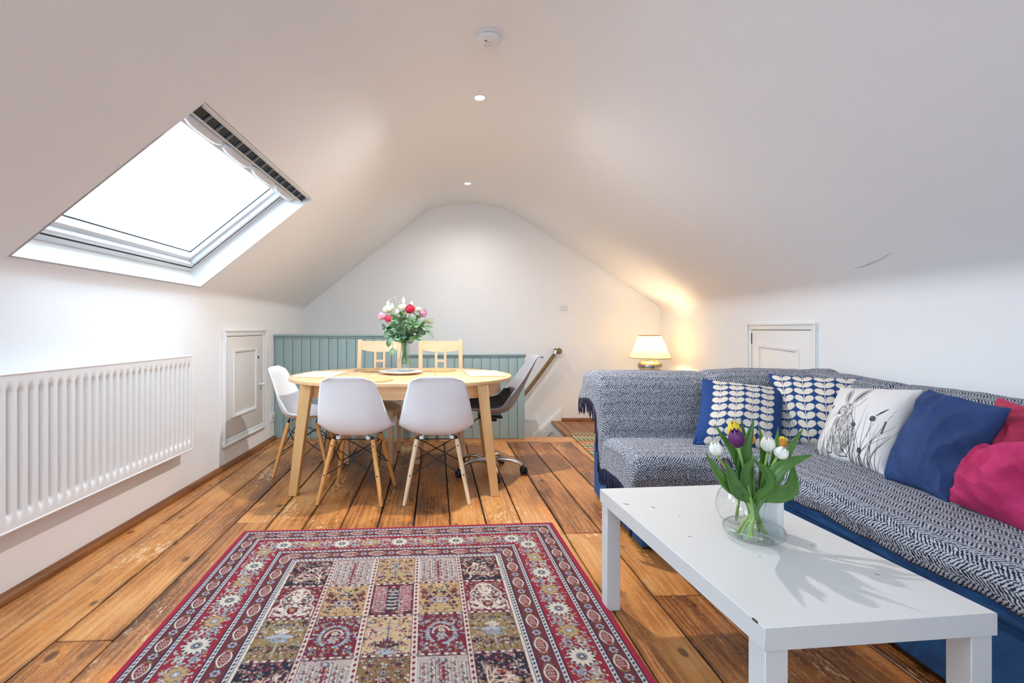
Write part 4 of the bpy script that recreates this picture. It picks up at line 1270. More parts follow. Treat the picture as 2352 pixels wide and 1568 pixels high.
# ------------------------------------------------------------------ drawing canvas for woven and printed patterns
class Canvas:
    def __init__(s, w, h, px, col):
        s.px = px; s.nx = int(round(w / px)) + 1; s.ny = int(round(h / px)) + 1
        s.w, s.h = w, h
        s.a = np.zeros((s.ny, s.nx, 3), np.float32); s.a[:] = col[:3]
    def win(s, x0, x1, y0, y1):
        i0 = max(0, int(x0 / s.px)); i1 = min(s.nx, int(x1 / s.px) + 2)
        j0 = max(0, int(y0 / s.px)); j1 = min(s.ny, int(y1 / s.px) + 2)
        if i1 <= i0 or j1 <= j0: return None
        X, Y = np.meshgrid(np.arange(i0, i1) * s.px, np.arange(j0, j1) * s.px)
        return (slice(j0, j1), slice(i0, i1)), X, Y
    def put(s, sl, cov, col):
        r_ = s.a[sl]; cov = np.clip(cov, 0, 1)[..., None]
        r_[:] = r_ * (1 - cov) + np.array(col[:3], np.float32) * cov
    def ell(s, cx, cy, rx, ry, col, ang=0.0, out=None, ow=0.0):
        if out is not None: s.ell(cx, cy, rx + ow, ry + ow, out, ang)
        R_ = max(rx, ry) + s.px
        q = s.win(cx - R_, cx + R_, cy - R_, cy + R_)
        if q is None: return
        sl, X, Y = q
        c, n = math.cos(ang), math.sin(ang)
        u = (X - cx) * c + (Y - cy) * n; v = -(X - cx) * n + (Y - cy) * c
        d = (1 - np.sqrt((u/rx)**2 + (v/ry)**2)) * min(rx, ry)
        s.put(sl, d / s.px + 0.5, col)
    def leaf(s, x0, y0, x1, y1, w, col, out=None, ow=0.0):
        """pointed leaf from base to tip"""
        L = math.hypot(x1-x0, y1-y0)
        if L < 1e-6: return
        if out is not None: s.leaf(x0, y0, x1, y1, w + ow*2, out)
        pad = w + s.px
        q = s.win(min(x0, x1) - pad, max(x0, x1) + pad, min(y0, y1) - pad, max(y0, y1) + pad)
        if q is None: return
        sl, X, Y = q
        dx, dy = (x1-x0)/L, (y1-y0)/L
        u = ((X-x0)*dx + (Y-y0)*dy) / L; v = np.abs(-(X-x0)*dy + (Y-y0)*dx)
        prof_ = w * 0.5 * np.sin(np.clip(u, 0, 1) * PI) ** 0.8
        s.put(sl, np.where((u > 0) & (u < 1), (prof_ - v) / s.px + 0.5, 0), col)
    def line(s, pts, wd, col, w1=None):
        n = len(pts) - 1
        for i in range(n):
            (x0, y0), (x1, y1) = pts[i], pts[i+1]
            w0_ = wd if w1 is None else lerp(wd, w1, i / max(1, n))
            pad = w0_ + s.px
            q = s.win(min(x0, x1) - pad, max(x0, x1) + pad, min(y0, y1) - pad, max(y0, y1) + pad)
            if q is None: continue
            sl, X, Y = q
            dx, dy = x1-x0, y1-y0; L2 = dx*dx + dy*dy + 1e-12
            t_ = np.clip(((X-x0)*dx + (Y-y0)*dy) / L2, 0, 1)
            d = np.hypot(X - x0 - t_*dx, Y - y0 - t_*dy)
            s.put(sl, (w0_/2 - d) / s.px + 0.5, col)
    def rect(s, x0, x1, y0, y1, col):
        q = s.win(x0, x1, y0, y1)
        if q is None: return
        sl, X, Y = q
        s.put(sl, ((X >= x0 - 1e-6) & (X <= x1 + 1e-6) & (Y >= y0 - 1e-6) & (Y <= y1 + 1e-6)).astype(np.float32), col)
    def sample(s, u, v):
        i = np.clip((u / s.w * (s.nx-1)).round().astype(int), 0, s.nx-1); j = np.clip((v / s.h * (s.ny-1)).round().astype(int), 0, s.ny-1)
        return s.a[j, i]

def grid_mesh(name, pos, col, mat, parent=None):
    """pos (ny,nx,3), col (ny,nx,3) -> one mesh with a print attribute"""
    ny, nx = pos.shape[:2]
    idx = np.arange(ny*nx).reshape(ny, nx)
    q = np.stack([idx[:-1, :-1], idx[1:, :-1], idx[1:, 1:], idx[:-1, 1:]], -1).reshape(-1, 4)
    return raw_mesh(name, pos.reshape(-1, 3), q, col.reshape(-1, 3), mat, parent)
def raw_mesh(name, v, q, col, mat, parent=None):
    me = bpy.data.meshes.new(name)
    me.vertices.add(len(v)); me.vertices.foreach_set('co', v.astype(np.float32).ravel())
    me.loops.add(q.size); me.loops.foreach_set('vertex_index', q.astype(np.int32).ravel())
    me.polygons.add(len(q)); me.polygons.foreach_set('loop_start', np.arange(0, q.size, 4, dtype=np.int32))
    me.update(calc_edges=True)
    if col is not None:
        at = me.color_attributes.new('print', 'FLOAT_COLOR', 'POINT')
        at.data.foreach_set('color', np.concatenate([col, np.ones((len(col), 1))], 1).astype(np.float32).ravel())
    me.polygons.foreach_set('use_smooth', np.ones(len(q), bool))
    me.validate()
    return link_mesh(name, me, mat, parent)

# ------------------------------------------------------------------ patterned rug
CRIM, MAROON, BROWN = S(134, 14, 38), S(104, 14, 38), S(96, 30, 38)
NAVY, CREAM, SKY, TAN, OLIVE, EDGE, WINE, ROSE = S(26, 26, 46), S(224, 208, 190), S(176, 178, 184), S(200, 162, 112), S(136, 106, 64), S(150, 16, 50), S(84, 12, 34), S(190, 130, 116)
RW, RL = 1.665, 2.31
NAVY, CREAM, SKY, TAN, OLIVE, ROSE = [tuple(c_*f_ for c_ in q_[:3]) + (1,) for q_, f_ in ((NAVY, 0.7), (CREAM, 0.72), (SKY, 0.70), (TAN, 0.66), (OLIVE, 0.7), (ROSE, 0.7))]
cv = Canvas(RW, RL, 0.0025, EDGE)
rr = random.Random(21)
def band(i0, i1, col): cv.rect(i0, RW - i0, i0, RL - i0, col)
def guard(d):      # pale guard stripe with a dark chain
    band(d, 0, NAVY); band(d + 0.004, 0, S(182, 180, 180)); band(d + 0.020, 0, NAVY)
    return d + 0.023
d0 = 0.024
d1 = guard(d0); band(d1, 0, BROWN)
d2 = d1 + 0.057
d3 = guard(d2); band(d3, 0, CRIM)
d4 = d3 + 0.130
d5 = guard(d4); band(d5, 0, BROWN)
d6 = d5 + 0.062
d7 = guard(d6)
FLD = d7
band(FLD, 0, CREAM)
def along(d, step, f, off=0.5):
    """walk round the rug at inset d; f(x, y, tangent angle, index)"""
    for (p0, p1) in (((d, d), (RW-d, d)), ((RW-d, d), (RW-d, RL-d)), ((RW-d, RL-d), (d, RL-d)), ((d, RL-d), (d, d))):
        L = math.hypot(p1[0]-p0[0], p1[1]-p0[1]); n = max(1, int(round(L / step)))
        an = math.atan2(p1[1]-p0[1], p1[0]-p0[0])
        for k in range(n):
            t_ = (k + off) / n
            f(lerp(p0[0], p1[0], t_), lerp(p0[1], p1[1], t_), an, k)
for dd in (d0, d2, d4, d6):
    def chain(x, y, an, k):
        c = NAVY if k % 2 else WINE
        cv.ell(x, y, 0.0075, 0.004, c, an + 0.5)
        cv.ell(x + 0.010*math.cos(an), y + 0.010*math.sin(an), 0.0022, 0.0022, CREAM)
    along(dd + 0.012, 0.019, chain)
def rosette(x, y, r_, n, pc, cc, oc=NAVY):
    cv.ell(x, y, r_*1.02, r_*1.02, oc)
    for k in range(n):
        a = 2*PI*k/n
        cv.leaf(x + 0.30*r_*math.cos(a), y + 0.30*r_*math.sin(a), x + 1.08*r_*math.cos(a), y + 1.08*r_*math.sin(a), r_*4.4/n, pc)
    cv.ell(x, y, r_*0.42, r_*0.42, oc); cv.ell(x, y, r_*0.36, r_*0.36, cc)
    for k in range(7):
        a = 2*PI*k/7; cv.ell(x + 0.22*r_*math.cos(a), y + 0.22*r_*math.sin(a), 0.09*r_, 0.09*r_, NAVY)
    cv.ell(x, y, r_*0.12, r_*0.12, CREAM)
def small_flower(x, y, r_, pc, cc):
    for k in range(6):
        a = 2*PI*k/6; cv.ell(x + r_*0.62*math.cos(a), y + r_*0.62*math.sin(a), r_*0.34, r_*0.30, pc, a, NAVY, 0.0015)
    cv.ell(x, y, r_*0.38, r_*0.38, cc)
def scroll(x, y, an, r_, col, flip):
    pts = []
    for k in range(15):
        a = an + flip * k * 0.36; q = r_ * (1 - k/17)
        pts.append((x + q*math.cos(a), y + q*math.sin(a)))
    cv.line(pts, 0.0045, NAVY); cv.line(pts, 0.0028, col)
    for k in (2, 5, 8):
        px_, py_ = pts[k]; a = an + flip*k*0.36
        cv.leaf(px_, py_, px_ + 0.016*math.cos(a + 0.6*flip), py_ + 0.016*math.sin(a + 0.6*flip), 0.009, col, NAVY, 0.0015)
# medallion borders
def medal(x, y, an, k):
    c, n = math.cos(an), math.sin(an)
    if k % 2 == 0:
        L = 0.030
        cv.leaf(x - c*L*1.55, y - n*L*1.55, x + c*L*1.55, y + n*L*1.55, 0.052, NAVY)
        cv.leaf(x - c*L*1.45, y - n*L*1.45, x + c*L*1.45, y + n*L*1.45, 0.047, CREAM)
        cv.leaf(x - c*L*1.20, y - n*L*1.20, x + c*L*1.20, y + n*L*1.20, 0.035, MAROON)
        for i in range(-4, 5):
            for j in (-1, 0, 1):
                if abs(i)*0.0065 + abs(j)*0.008 < 0.030:
                    a_, b_ = i*0.0065, (j + (0.5 if i % 2 else 0)) * 0.0085
                    cv.ell(x + c*a_ - n*b_, y + n*a_ + c*b_, 0.0026, 0.0026, ROSE if i % 2 else CREAM)
    else:
        small_flower(x, y, 0.017, SKY, MAROON)
        for s_ in (-1, 1):
            for b_ in (-1, 1):
                x0, y0 = x + s_*c*0.022, y + s_*n*0.022
                cv.leaf(x0, y0, x0 + s_*c*0.012 - n*b_*0.017, y0 + s_*n*0.012 + c*b_*0.017, 0.010, OLIVE, NAVY, 0.0012)
        for s_ in (-1, 1): cv.ell(x + s_*c*0.038, y + s_*n*0.038, 0.005, 0.008, CRIM, an)
along((d1 + d2)/2, 0.064, medal)
along((d5 + d6)/2, 0.067, medal)
# main crimson border
def scat(x, y, an, k):
    for i in range(10):
        px_, py_ = x + rr.uniform(-0.030, 0.030), y + rr.uniform(-0.030, 0.030)
        mid_ = (d3 + d4)/2
        e = min(px_, RW - px_, py_, RL - py_)
        if not (d3 + 0.010 < e < d4 - 0.010): continue
        a = rr.uniform(0, 2*PI); l = rr.uniform(0.007, 0.013)
        cv.leaf(px_, py_, px_ + l*math.cos(a), py_ + l*math.sin(a), l*0.75, rr.choice([SKY, CREAM, TAN, SKY, CRIM]), NAVY, 0.0014)
for dd in (0.028, 0.062, 0.096): along(d3 + dd, 0.022, scat)
def main(x, y, an, k):
    c, n = math.cos(an), math.sin(an)
    for s_ in (-1, 1):
        for f_ in (-1, 1):
            scroll(x + s_*c*0.052 - n*f_*0.034, y + s_*n*0.052 + c*f_*0.034, an + (PI if s_ > 0 else 0), 0.020, SKY if f_ > 0 else CREAM, f_*s_)
    if k % 2 == 0: rosette(x, y, 0.043, 14, CREAM, SKY)
    else:
        rosette(x, y, 0.034, 8, TAN, SKY, OLIVE); small_flower(x, y, 0.016, SKY, CREAM)
along((d3 + d4)/2, 0.135, main)
# garden compartments
FW, FH = RW - 2*FLD, RL - 2*FLD
NCOL, NROW = 5, 7
cw, chh = FW / NCOL, FH / NROW
kinds = [['tree', 'willow', 'tan', 'willow', 'tree'], ['arch', 'gold', 'cypress', 'gold', 'arch'], ['olive', 'paisley', 'palm', 'paisley', 'olive']]
def mirror_blobs(x0, x1, y0, y1, n, cols, out, seed, lo=0.005, hi=0.012):
    q = random.Random(seed); cx = (x0 + x1)/2
    for i in range(n):
        dx = q.uniform(0.004, (x1-x0)/2 - 0.004); y = q.uniform(y0 + 0.004, y1 - 0.004); a = q.uniform(0, 2*PI); l = q.uniform(lo, hi); c = q.choice(cols); f = q.random() < 0.3
        for s_ in (-1, 1):
            px_ = cx + s_*dx
            if f: small_flower(px_, y, l*0.75, c, q.choice(cols))
            else: cv.leaf(px_, y, px_ + s_*l*math.cos(a), y + l*math.sin(a), l*0.72, c, out, 0.0013)
for r_ in range(NROW):
    for c_ in range(NCOL):
        x0, x1 = FLD + c_*cw + 0.011, FLD + (c_+1)*cw - 0.011
        y0, y1 = FLD + r_*chh + 0.008, FLD + (r_+1)*chh - 0.008
        cx, cy = (x0+x1)/2, (y0+y1)/2
        kd = kinds[r_ % 3][c_]
        if r_ == 3: kd = ['tree', 'willow', 'tan2', 'willow', 'tree'][c_]
        seed = r_*3 + (4 - abs(c_ - 2))
        w_, h_ = x1 - x0, y1 - y0
        base = {'tree': NAVY, 'willow': S(164, 146, 138), 'tan': TAN, 'tan2': OLIVE, 'arch': MAROON, 'gold': TAN, 'cypress': WINE, 'olive': S(130, 106, 66), 'paisley': MAROON, 'palm': S(180, 150, 112)}[kd]
        cv.rect(x0 - 0.003, x1 + 0.003, y0 - 0.003, y1 + 0.003, WINE); cv.rect(x0, x1, y0, y1, base)
        if kd == 'tree':
            q = random.Random(seed)
            fl_ = 1 if c_ < 2 else -1
            bx_ = cx + fl_*w_*0.34
            def branch(x, y, a, L, wd, dep):
                x2, y2 = x + L*math.cos(a), y + L*math.sin(a)
                pts = [(x, y), ((x+x2)/2 + q.uniform(-0.006, 0.006), (y+y2)/2 + q.uniform(-0.006, 0.006)), (x2, y2)]
                cv.line(pts, wd, S(206, 178, 156))
                if dep == 0:
                    return
                for k in range(3): branch(x2, y2, a + q.uniform(-0.9, 0.9), L*0.68, wd*0.7, dep-1)
            mirror_blobs(x0, x1, y0, y1, 75, [CREAM, ROSE, TAN, S(150, 60, 50), SKY, NAVY, CRIM], WINE, seed + 50, 0.006, 0.015)
            branch(bx_, y1 - 0.008, R(-100) if fl_ > 0 else R(-80), h_*0.22, 0.0055, 0)
            for k in range(5): branch(bx_, y1 - h_*0.26, R(-90 - fl_*(4 + k*24)), h_*0.24, 0.0045, 2)
            mirror_blobs(x0, x1, y0, y1, 8, [NAVY, ROSE], CREAM, seed + 90, 0.006, 0.010)
        elif kd == 'willow':
            for k in range(-6, 7):
                if k == 0: continue
                x = cx + k*w_/13.5
                top = y0 + 0.010 + abs(k)*0.004
                y = top; i = 0
                while y < y1 - 0.026:
                    cc = [SKY, CREAM, S(150, 60, 60), OLIVE, NAVY][(i + abs(k)*2) % 5 if abs(k) % 2 else (0 if i % 2 else 1)]
                    cv.leaf(x, y, x + 0.006*(1 if i % 2 else -1), y + 0.009, 0.005, cc); y += 0.0055; i += 1
                cv.line([(x, top), (x, y1 - 0.028)], 0.0018, WINE if abs(k) % 2 else NAVY)
            cv.line([(cx, y0 + 0.012), (cx, y1 - 0.012)], 0.008, MAROON)
            for k in range(9): cv.ell(cx, y0 + 0.020 + k*0.018, 0.0075, 0.006, MAROON)
            cv.ell(cx, y0 + 0.020, 0.009, 0.009, SKY, 0, NAVY, 0.002)
            mirror_blobs(x0, x1, y1 - 0.030, y1 - 0.002, 14, [CREAM, ROSE, CREAM, MAROON], WINE, seed + 5, 0.006, 0.010)
        elif kd == 'cypress':
            for k in (-4, -3, -2, 2, 3, 4):
                x = cx + k*w_/10.0; y = y0 + 0.012
                cv.line([(x, y), (x, y1 - 0.02)], 0.009, MAROON)
                while y < y1 - 0.022:
                    cv.leaf(x, y + 0.008, x - 0.009, y, 0.0048, CREAM); cv.leaf(x, y + 0.008, x + 0.009, y, 0.0048, S(206, 150, 150)); y += 0.0115
            cv.rect(cx - w_*0.13, cx + w_*0.13, y0 + 0.03, y1 - 0.02, NAVY)
            for k in range(6):
                y = y0 + 0.045 + k*0.024
                for s_ in (-1, 1): cv.leaf(cx, y + 0.010, cx + s_*0.022, y, 0.012, SKY, NAVY, 0.001)
                cv.ell(cx, y + 0.006, 0.006, 0.006, TAN)
            cv.ell(cx, y0 + 0.018, 0.014, 0.016, MAROON); cv.ell(cx, y0 + 0.018, 0.006, 0.006, CREAM)
            mirror_blobs(x0, x1, y1 - 0.022, y1 - 0.002, 8, [NAVY, ROSE, SKY], WINE, seed, 0.006, 0.010)
        elif kd == 'arch':
            mirror_blobs(x0, x1, y0, y1, 60, [TAN, ROSE, NAVY, SKY, CREAM], WINE, seed, 0.005, 0.011)
            pts = [(cx + s*w_*0.46*f, y) for s, f, y in ((-1, 1.0, y1 - 0.006), (-1, 1.0, y1 - h_*0.30), (-1, 0.72, y1 - h_*0.42), (-1, 0.84, y1 - h_*0.58), (-1, 0.56, y1 - h_*0.74), (-1, 0.36, y1 - h_*0.88), (0, 0, y1 - h_*0.95), (1, 0.36, y1 - h_*0.88), (1, 0.56, y1 - h_*0.74), (1, 0.84, y1 - h_*0.58), (1, 0.72, y1 - h_*0.42), (1, 1.0, y1 - h_*0.30), (1, 1.0, y1 - 0.006))]
            for (yy, ww) in ((0.14, 0.42), (0.28, 0.42), (0.42, 0.30), (0.55, 0.34), (0.68, 0.26), (0.80, 0.18)):
                cv.ell(cx, y1 - h_*yy, w_*ww, h_*0.115, S(196, 182, 166))
            mirror_blobs(cx - w_*0.38, cx + w_*0.38, y1 - h_*0.85, y1, 75, [MAROON, NAVY, TAN, SKY, WINE, CRIM], WINE, seed + 9, 0.005, 0.010)
            cv.line(pts, 0.010, WINE); cv.line(pts, 0.0065, CREAM)
            cv.ell(cx, y1 - h_*0.22, 0.017, 0.019, MAROON, 0, NAVY, 0.003); cv.ell(cx, y1 - h_*0.22, 0.009, 0.010, TAN)
            for s_ in (-1, 1): cv.ell(cx + s_*0.034, y1 - h_*0.60, 0.011, 0.012, NAVY); cv.ell(cx + s_*0.034, y1 - h_*0.60, 0.006, 0.007, CREAM)
        elif kd == 'gold':
            mirror_blobs(x0, x1, y0, y1, 70, [MAROON, NAVY, WINE, NAVY, CREAM, OLIVE], TAN, seed, 0.006, 0.013)
            cv.ell(cx, cy + 0.020, 0.040, 0.024, MAROON); cv.ell(cx, cy + 0.020, 0.036, 0.020, SKY); cv.ell(cx, cy + 0.020, 0.026, 0.013, WINE); small_flower(cx, cy + 0.020, 0.016, CREAM, ROSE)
            cv.ell(cx, cy - 0.045, 0.012, 0.014, NAVY); cv.ell(cx, cy - 0.045, 0.007, 0.008, SKY)
            for s_ in (-1, 1): scroll(cx + s_*0.045, cy - 0.02, -PI/2, 0.030, MAROON, s_)
        elif kd in ('tan', 'tan2', 'palm'):
            mirror_blobs(x0, x1, y0, y1, 90, [MAROON, NAVY, WINE, CREAM, ROSE, SKY], OLIVE if kd != 'palm' else ROSE, seed, 0.005, 0.012)
            cv.line([(cx, y0 + 0.02), (cx, y1 - 0.03)], 0.003, NAVY)
            for k in range(5): small_flower(cx, y0 + 0.04 + k*0.030, 0.010, SKY if k % 2 else CREAM, NAVY)
            if kd == 'palm':
                for k in range(-3, 4): cv.leaf(cx, y1 - 0.030, cx + k*0.013, y1 - 0.085 + abs(k)*0.010, 0.014, NAVY if k % 2 else WINE, ROSE, 0.001)
                cv.leaf(cx - 0.03, y1 - 0.012, cx + 0.03, y1 - 0.012, 0.03, SKY, NAVY, 0.002)
        elif kd == 'olive':
            mirror_blobs(x0, x1, y0, y0 + h_*0.5, 46, [MAROON, NAVY, SKY, CREAM], NAVY, seed, 0.005, 0.011)
            for k in range(-3, 4):
                if k: cv.line([(cx + k*w_/7.5, y1 - 0.006), (cx + k*w_/7.5, y1 - 0.040), (cx + (k + 0.3)*w_/7.5, y1 - 0.05)], 0.003, NAVY)
            cv.leaf(cx - 0.05, cy - 0.010, cx + 0.05, cy - 0.010, 0.028, SKY, NAVY, 0.0015); cv.rect(cx - 0.030, cx + 0.030, cy - 0.006, cy + 0.022, SKY)
            for k in range(-4, 5): cv.line([(cx + k*0.007, cy - 0.002), (cx + k*0.007, cy + 0.022)], 0.002, NAVY)
            cv.line([(cx, cy + 0.02), (cx, y1 - 0.010)], 0.004, SKY)
            for k in range(-2, 3): cv.leaf(cx, cy - 0.024, cx + k*0.014, cy - 0.062 + abs(k)*0.008, 0.013, CREAM, MAROON, 0.0015)
            mirror_blobs(x0, x1, y1 - h_*0.34, y1 - h_*0.10, 34, [ROSE, MAROON, NAVY, SKY], OLIVE, seed + 4, 0.005, 0.010)
        elif kd == 'paisley':
            mirror_blobs(x0, x1, y0, y1, 75, [SKY, CREAM, S(126, 140, 160), OLIVE, SKY, TAN], NAVY, seed, 0.006, 0.013)
            cv.ell(cx, cy, 0.052, 0.062, MAROON); 
            pts = [(cx + 0.048*math.cos(a), cy + 0.058*math.sin(a)) for a in np.linspace(R(-230), R(80), 26)]
            for (px_, py_) in pts: cv.ell(px_, py_, 0.0075, 0.0055, SKY, 0, NAVY, 0.0014)
            pts = [(cx + 0.030*math.cos(a), cy + 0.036*math.sin(a)) for a in np.linspace(R(-180), R(-20), 12)]
            for (px_, py_) in pts: cv.ell(px_, py_, 0.005, 0.004, CREAM, 0, NAVY, 0.001)
            small_flower(cx, cy + 0.018, 0.021, SKY, TAN); small_flower(cx, cy - 0.016, 0.013, CREAM, TAN)
# loose speckle of tiny flowers over the compartments
for i in range(5200):
    x, y = rr.uniform(FLD + 0.004, RW - FLD - 0.004), rr.uniform(FLD + 0.004, 1.50)
    x = min(RW - FLD - 0.002, x)
    cl_ = rr.choice([WINE, NAVY, CREAM, SKY, MAROON, TAN, ROSE])
    a = rr.uniform(0, PI); l = rr.uniform(0.003, 0.007)
    cv.line([(x, y), (x + l*math.cos(a), y + l*math.sin(a)), (x + l*1.4*math.cos(a + 0.7), y + l*1.4*math.sin(a + 0.7))], 0.0026, cl_)
# field lattice
for c_ in range(0, NCOL + 1):
    x = FLD + c_*cw
    if 0 < c_ < NCOL:
        cv.rect(x - 0.011, x + 0.011, FLD, RL - FLD, MAROON); cv.rect(x - 0.009, x + 0.009, FLD, RL - FLD, CREAM)
    for k in range(int(FH / 0.026)):
        y = FLD + 0.013 + k*0.026
        if 0 < c_ < NCOL: cv.ell(x, y, 0.0055, 0.0078, MAROON, 0.2); cv.leaf(x - 0.008, y + 0.013, x + 0.008, y + 0.013, 0.007, S(168, 156, 144))
for r_ in range(1, NROW):
    y = FLD + r_*chh
    for c_ in range(NCOL):
        for k in range(7):
            x = FLD + c_*cw + cw*(k + 0.5)/7
            small_flower(x, y, 0.0065, MAROON if k % 2 else S(176, 160, 150), WINE)
# weave the canvas into a pile surface, dense where it is near the table
def rug_part(v0, v1, step):
    k = max(1, int(round(step / cv.px)))
    j0, j1 = int(round(v0 / cv.px)), int(round(v1 / cv.px))
    sub = cv.a[j0:j1 + 1:k, ::k]
    X, Y = np.meshgrid(np.arange(0, cv.nx, k) * cv.px, np.arange(j0, j1 + 1, k) * cv.px)
    return X, Y, sub
rth = R(3.7)
RUG = empty('patterned_rug', (-1.133, 2.567, 0), rth); tag(RUG, 'large crimson patterned wool rug with garden panels and floral borders', 'rug')
for (v0, v1, st) in ((0.0, 1.45, 0.0025), (1.45, RL, 0.010)):
    X, Y, sub = rug_part(v0, v1, st)
    e = np.minimum(np.minimum(X, RW - X), np.minimum(Y, RL - Y))
    Z = 0.0015 + 0.0085 * np.clip(e / 0.006, 0, 1) ** 0.5 + 0.0012 * np.sin(X*9 + 1) * np.sin(Y*7)
    Xw = X.copy(); Yw = Y + 0.006 * np.sin(X * 3.1) * np.exp(-Y / 0.05)
    grid_mesh('pile', np.stack([Xw, -Yw, Z], -1), sub, M['rug'], RUG)
m = MB().box(0.003, RW - 0.003, -RL + 0.003, -0.008, 0.0008, 0.0014); m.build('backing', simple('rug_backing', S(120, 40, 50), 0.95), RUG)

# ------------------------------------------------------------------ woven runner on the landing
RC = {'g': S(112, 128, 92), 'o': S(190, 84, 46), 'c': S(206, 196, 168), 'd': S(58, 74, 52), 'p': S(196, 158, 120)}
cr = Canvas(0.62, 1.10, 0.006, RC['g'])
y = 0
seq = ['g', 'o', 'd', 'c', 'g', 'c', 'd', 'g', 'o', 'p', 'o', 'c', 'g', 'd', 'c', 'o', 'p', 'g', 'c', 'd', 'g', 'o', 'p', 'o', 'g', 'c', 'd', 'g']
for s_ in seq:
    h_ = 0.055 if s_ in 'gp' else 0.032
    cr.rect(0, 0.62, y, y + h_, RC[s_])
    if s_ in 'cgd':
        for k in range(16): cr.ell(0.02 + k*0.04 + (0.02 if s_ == 'c' else 0), y + h_*0.5, 0.012, 0.009, RC['c'] if s_ != 'c' else RC['d'])
    y += h_
X, Y = np.meshgrid(np.arange(cr.nx) * cr.px, np.arange(cr.ny) * cr.px)
RN = empty('striped_runner', (1.15, 4.95, 0)); tag(RN, 'green and orange striped woven runner on the landing', 'rug')
grid_mesh('weave', np.stack([X, -Y, 0.007 + 0.001*np.sin(Y*400)], -1), cr.a, M['runner'], RN)
MB().box(0.002, 0.618, -1.10, -0.002, 0.001, 0.0055).build('backing', simple('runner_back', S(110, 116, 90), 0.95), RN)
m = MB(); q = random.Random(4)
for k in range(62):
    x = 0.006 + k*0.0098; L = q.uniform(0.025, 0.04)
    m.tube([(x, -0.002, 0.005), (x + q.uniform(-0.004, 0.004), L*0.6, 0.005), (x + q.uniform(-0.008, 0.008), L, 0.003)], 0.0022, 5)
fo = m.build('fringe', simple('runner_fringe', S(186, 190, 160), 0.95), RN); fo['kind'] = 'stuff'

# ------------------------------------------------------------------ cushions
def pillow(name, BL, BR, TL, TR, T, mat, label, n=90, canvas=None, seed=1, wr=0.012, group='scatter cushions on the corner sofa', crease=0.0, bulge=0.0):
    BL, BR, TL, TR = [np.array(p, float) for p in (BL, BR, TL, TR)]
    cen = (BL + BR + TL + TR) / 4
    nrm = np.cross(BR - BL, TL - BL); nrm /= np.linalg.norm(nrm)
    if np.dot(nrm, -cen + np.array([0, 0, CAMH])) < 0: nrm = -nrm
    u = np.linspace(-1, 1, n); v = np.linspace(-1, 1, n)
    U, V = np.meshgrid(u, v)
    # edges bow inward, corners stay sharp
    Ub = U * (1 - 0.055 * (1 - V**2) * np.abs(U)); Vb = V * (1 - 0.055 * (1 - U**2) * np.abs(V))
    a = (Ub + 1)/2; b = (Vb + 1)/2       # b: 0 bottom .. 1 top
    base = (BL[None, None]*((1-a)*(1-b))[..., None] + BR*((a*(1-b))[..., None]) + TL*(((1-a)*b)[..., None]) + TR*((a*b)[..., None]))
    h = ((1 - np.abs(U)**2.4) * (1 - np.abs(V)**2.4)) ** 0.55
    sx_ = np.array([[fbm(float(p)*1.3 + seed*7.3, float(q_)*1.3, seed*1.9, 2) for p, q_ in zip(ru, rv)] for ru, rv in zip(U, V)])
    ridg = np.array([[abs(fbm(float(p)*1.5 + seed*3.1 + 0.6*float(q_), float(q_)*0.9 - 0.7*float(p), seed*0.7 + 3, 2)) for p, q_ in zip(ru, rv)] for ru, rv in zip(U, V)])
    env = np.clip(1.2 - 0.4*h, 0, 1) * np.clip((1 - np.maximum(np.abs(U), np.abs(V))) * 12, 0, 1)
    wrk = (sx_ * wr + (0.28 - ridg) * crease) * env
    front = base + nrm * (T*0.5*h + wrk)[..., None]
    back = base - nrm * (T*0.5*h)[..., None]
    k = n*n
    idx = np.arange(k).reshape(n, n)
    q1 = np.stack([idx[:-1, :-1], idx[:-1, 1:], idx[1:, 1:], idx[1:, :-1]], -1).reshape(-1, 4)
    step = 3
    # back face shares the rim: use the same grid, reversed
    q2 = q1[:, ::-1] + k
    pos = np.concatenate([front.reshape(-1, 3), back.reshape(-1, 3)])
    col = None
    if canvas is not None:
        cu = (U + 1)/2*canvas.w; cvv = (1 - V)/2*canvas.h
        cf = canvas.sample(cu, cvv)
        bk = np.broadcast_to(canvas.back, cf.shape)
        rim = (np.maximum(np.abs(U), np.abs(V)) > 0.985)[..., None]
        col = np.concatenate([cf.reshape(-1, 3), np.where(rim, cf, bk).reshape(-1, 3)])
    loc = base.reshape(-1, 3)[:, :].min(0) * [0, 0, 1] + cen * [1, 1, 0]
    o = raw_mesh(name, pos - loc, np.concatenate([q1, q2]), col, mat)
    bm = bmesh.new(); bm.from_mesh(o.data); bmesh.ops.remove_doubles(bm, verts=bm.verts, dist=0.00015); bmesh.ops.recalc_face_normals(bm, faces=bm.faces); bm.to_mesh(o.data); bm.free()
    o.location = loc
    return tag(o, label, 'cushion', group)

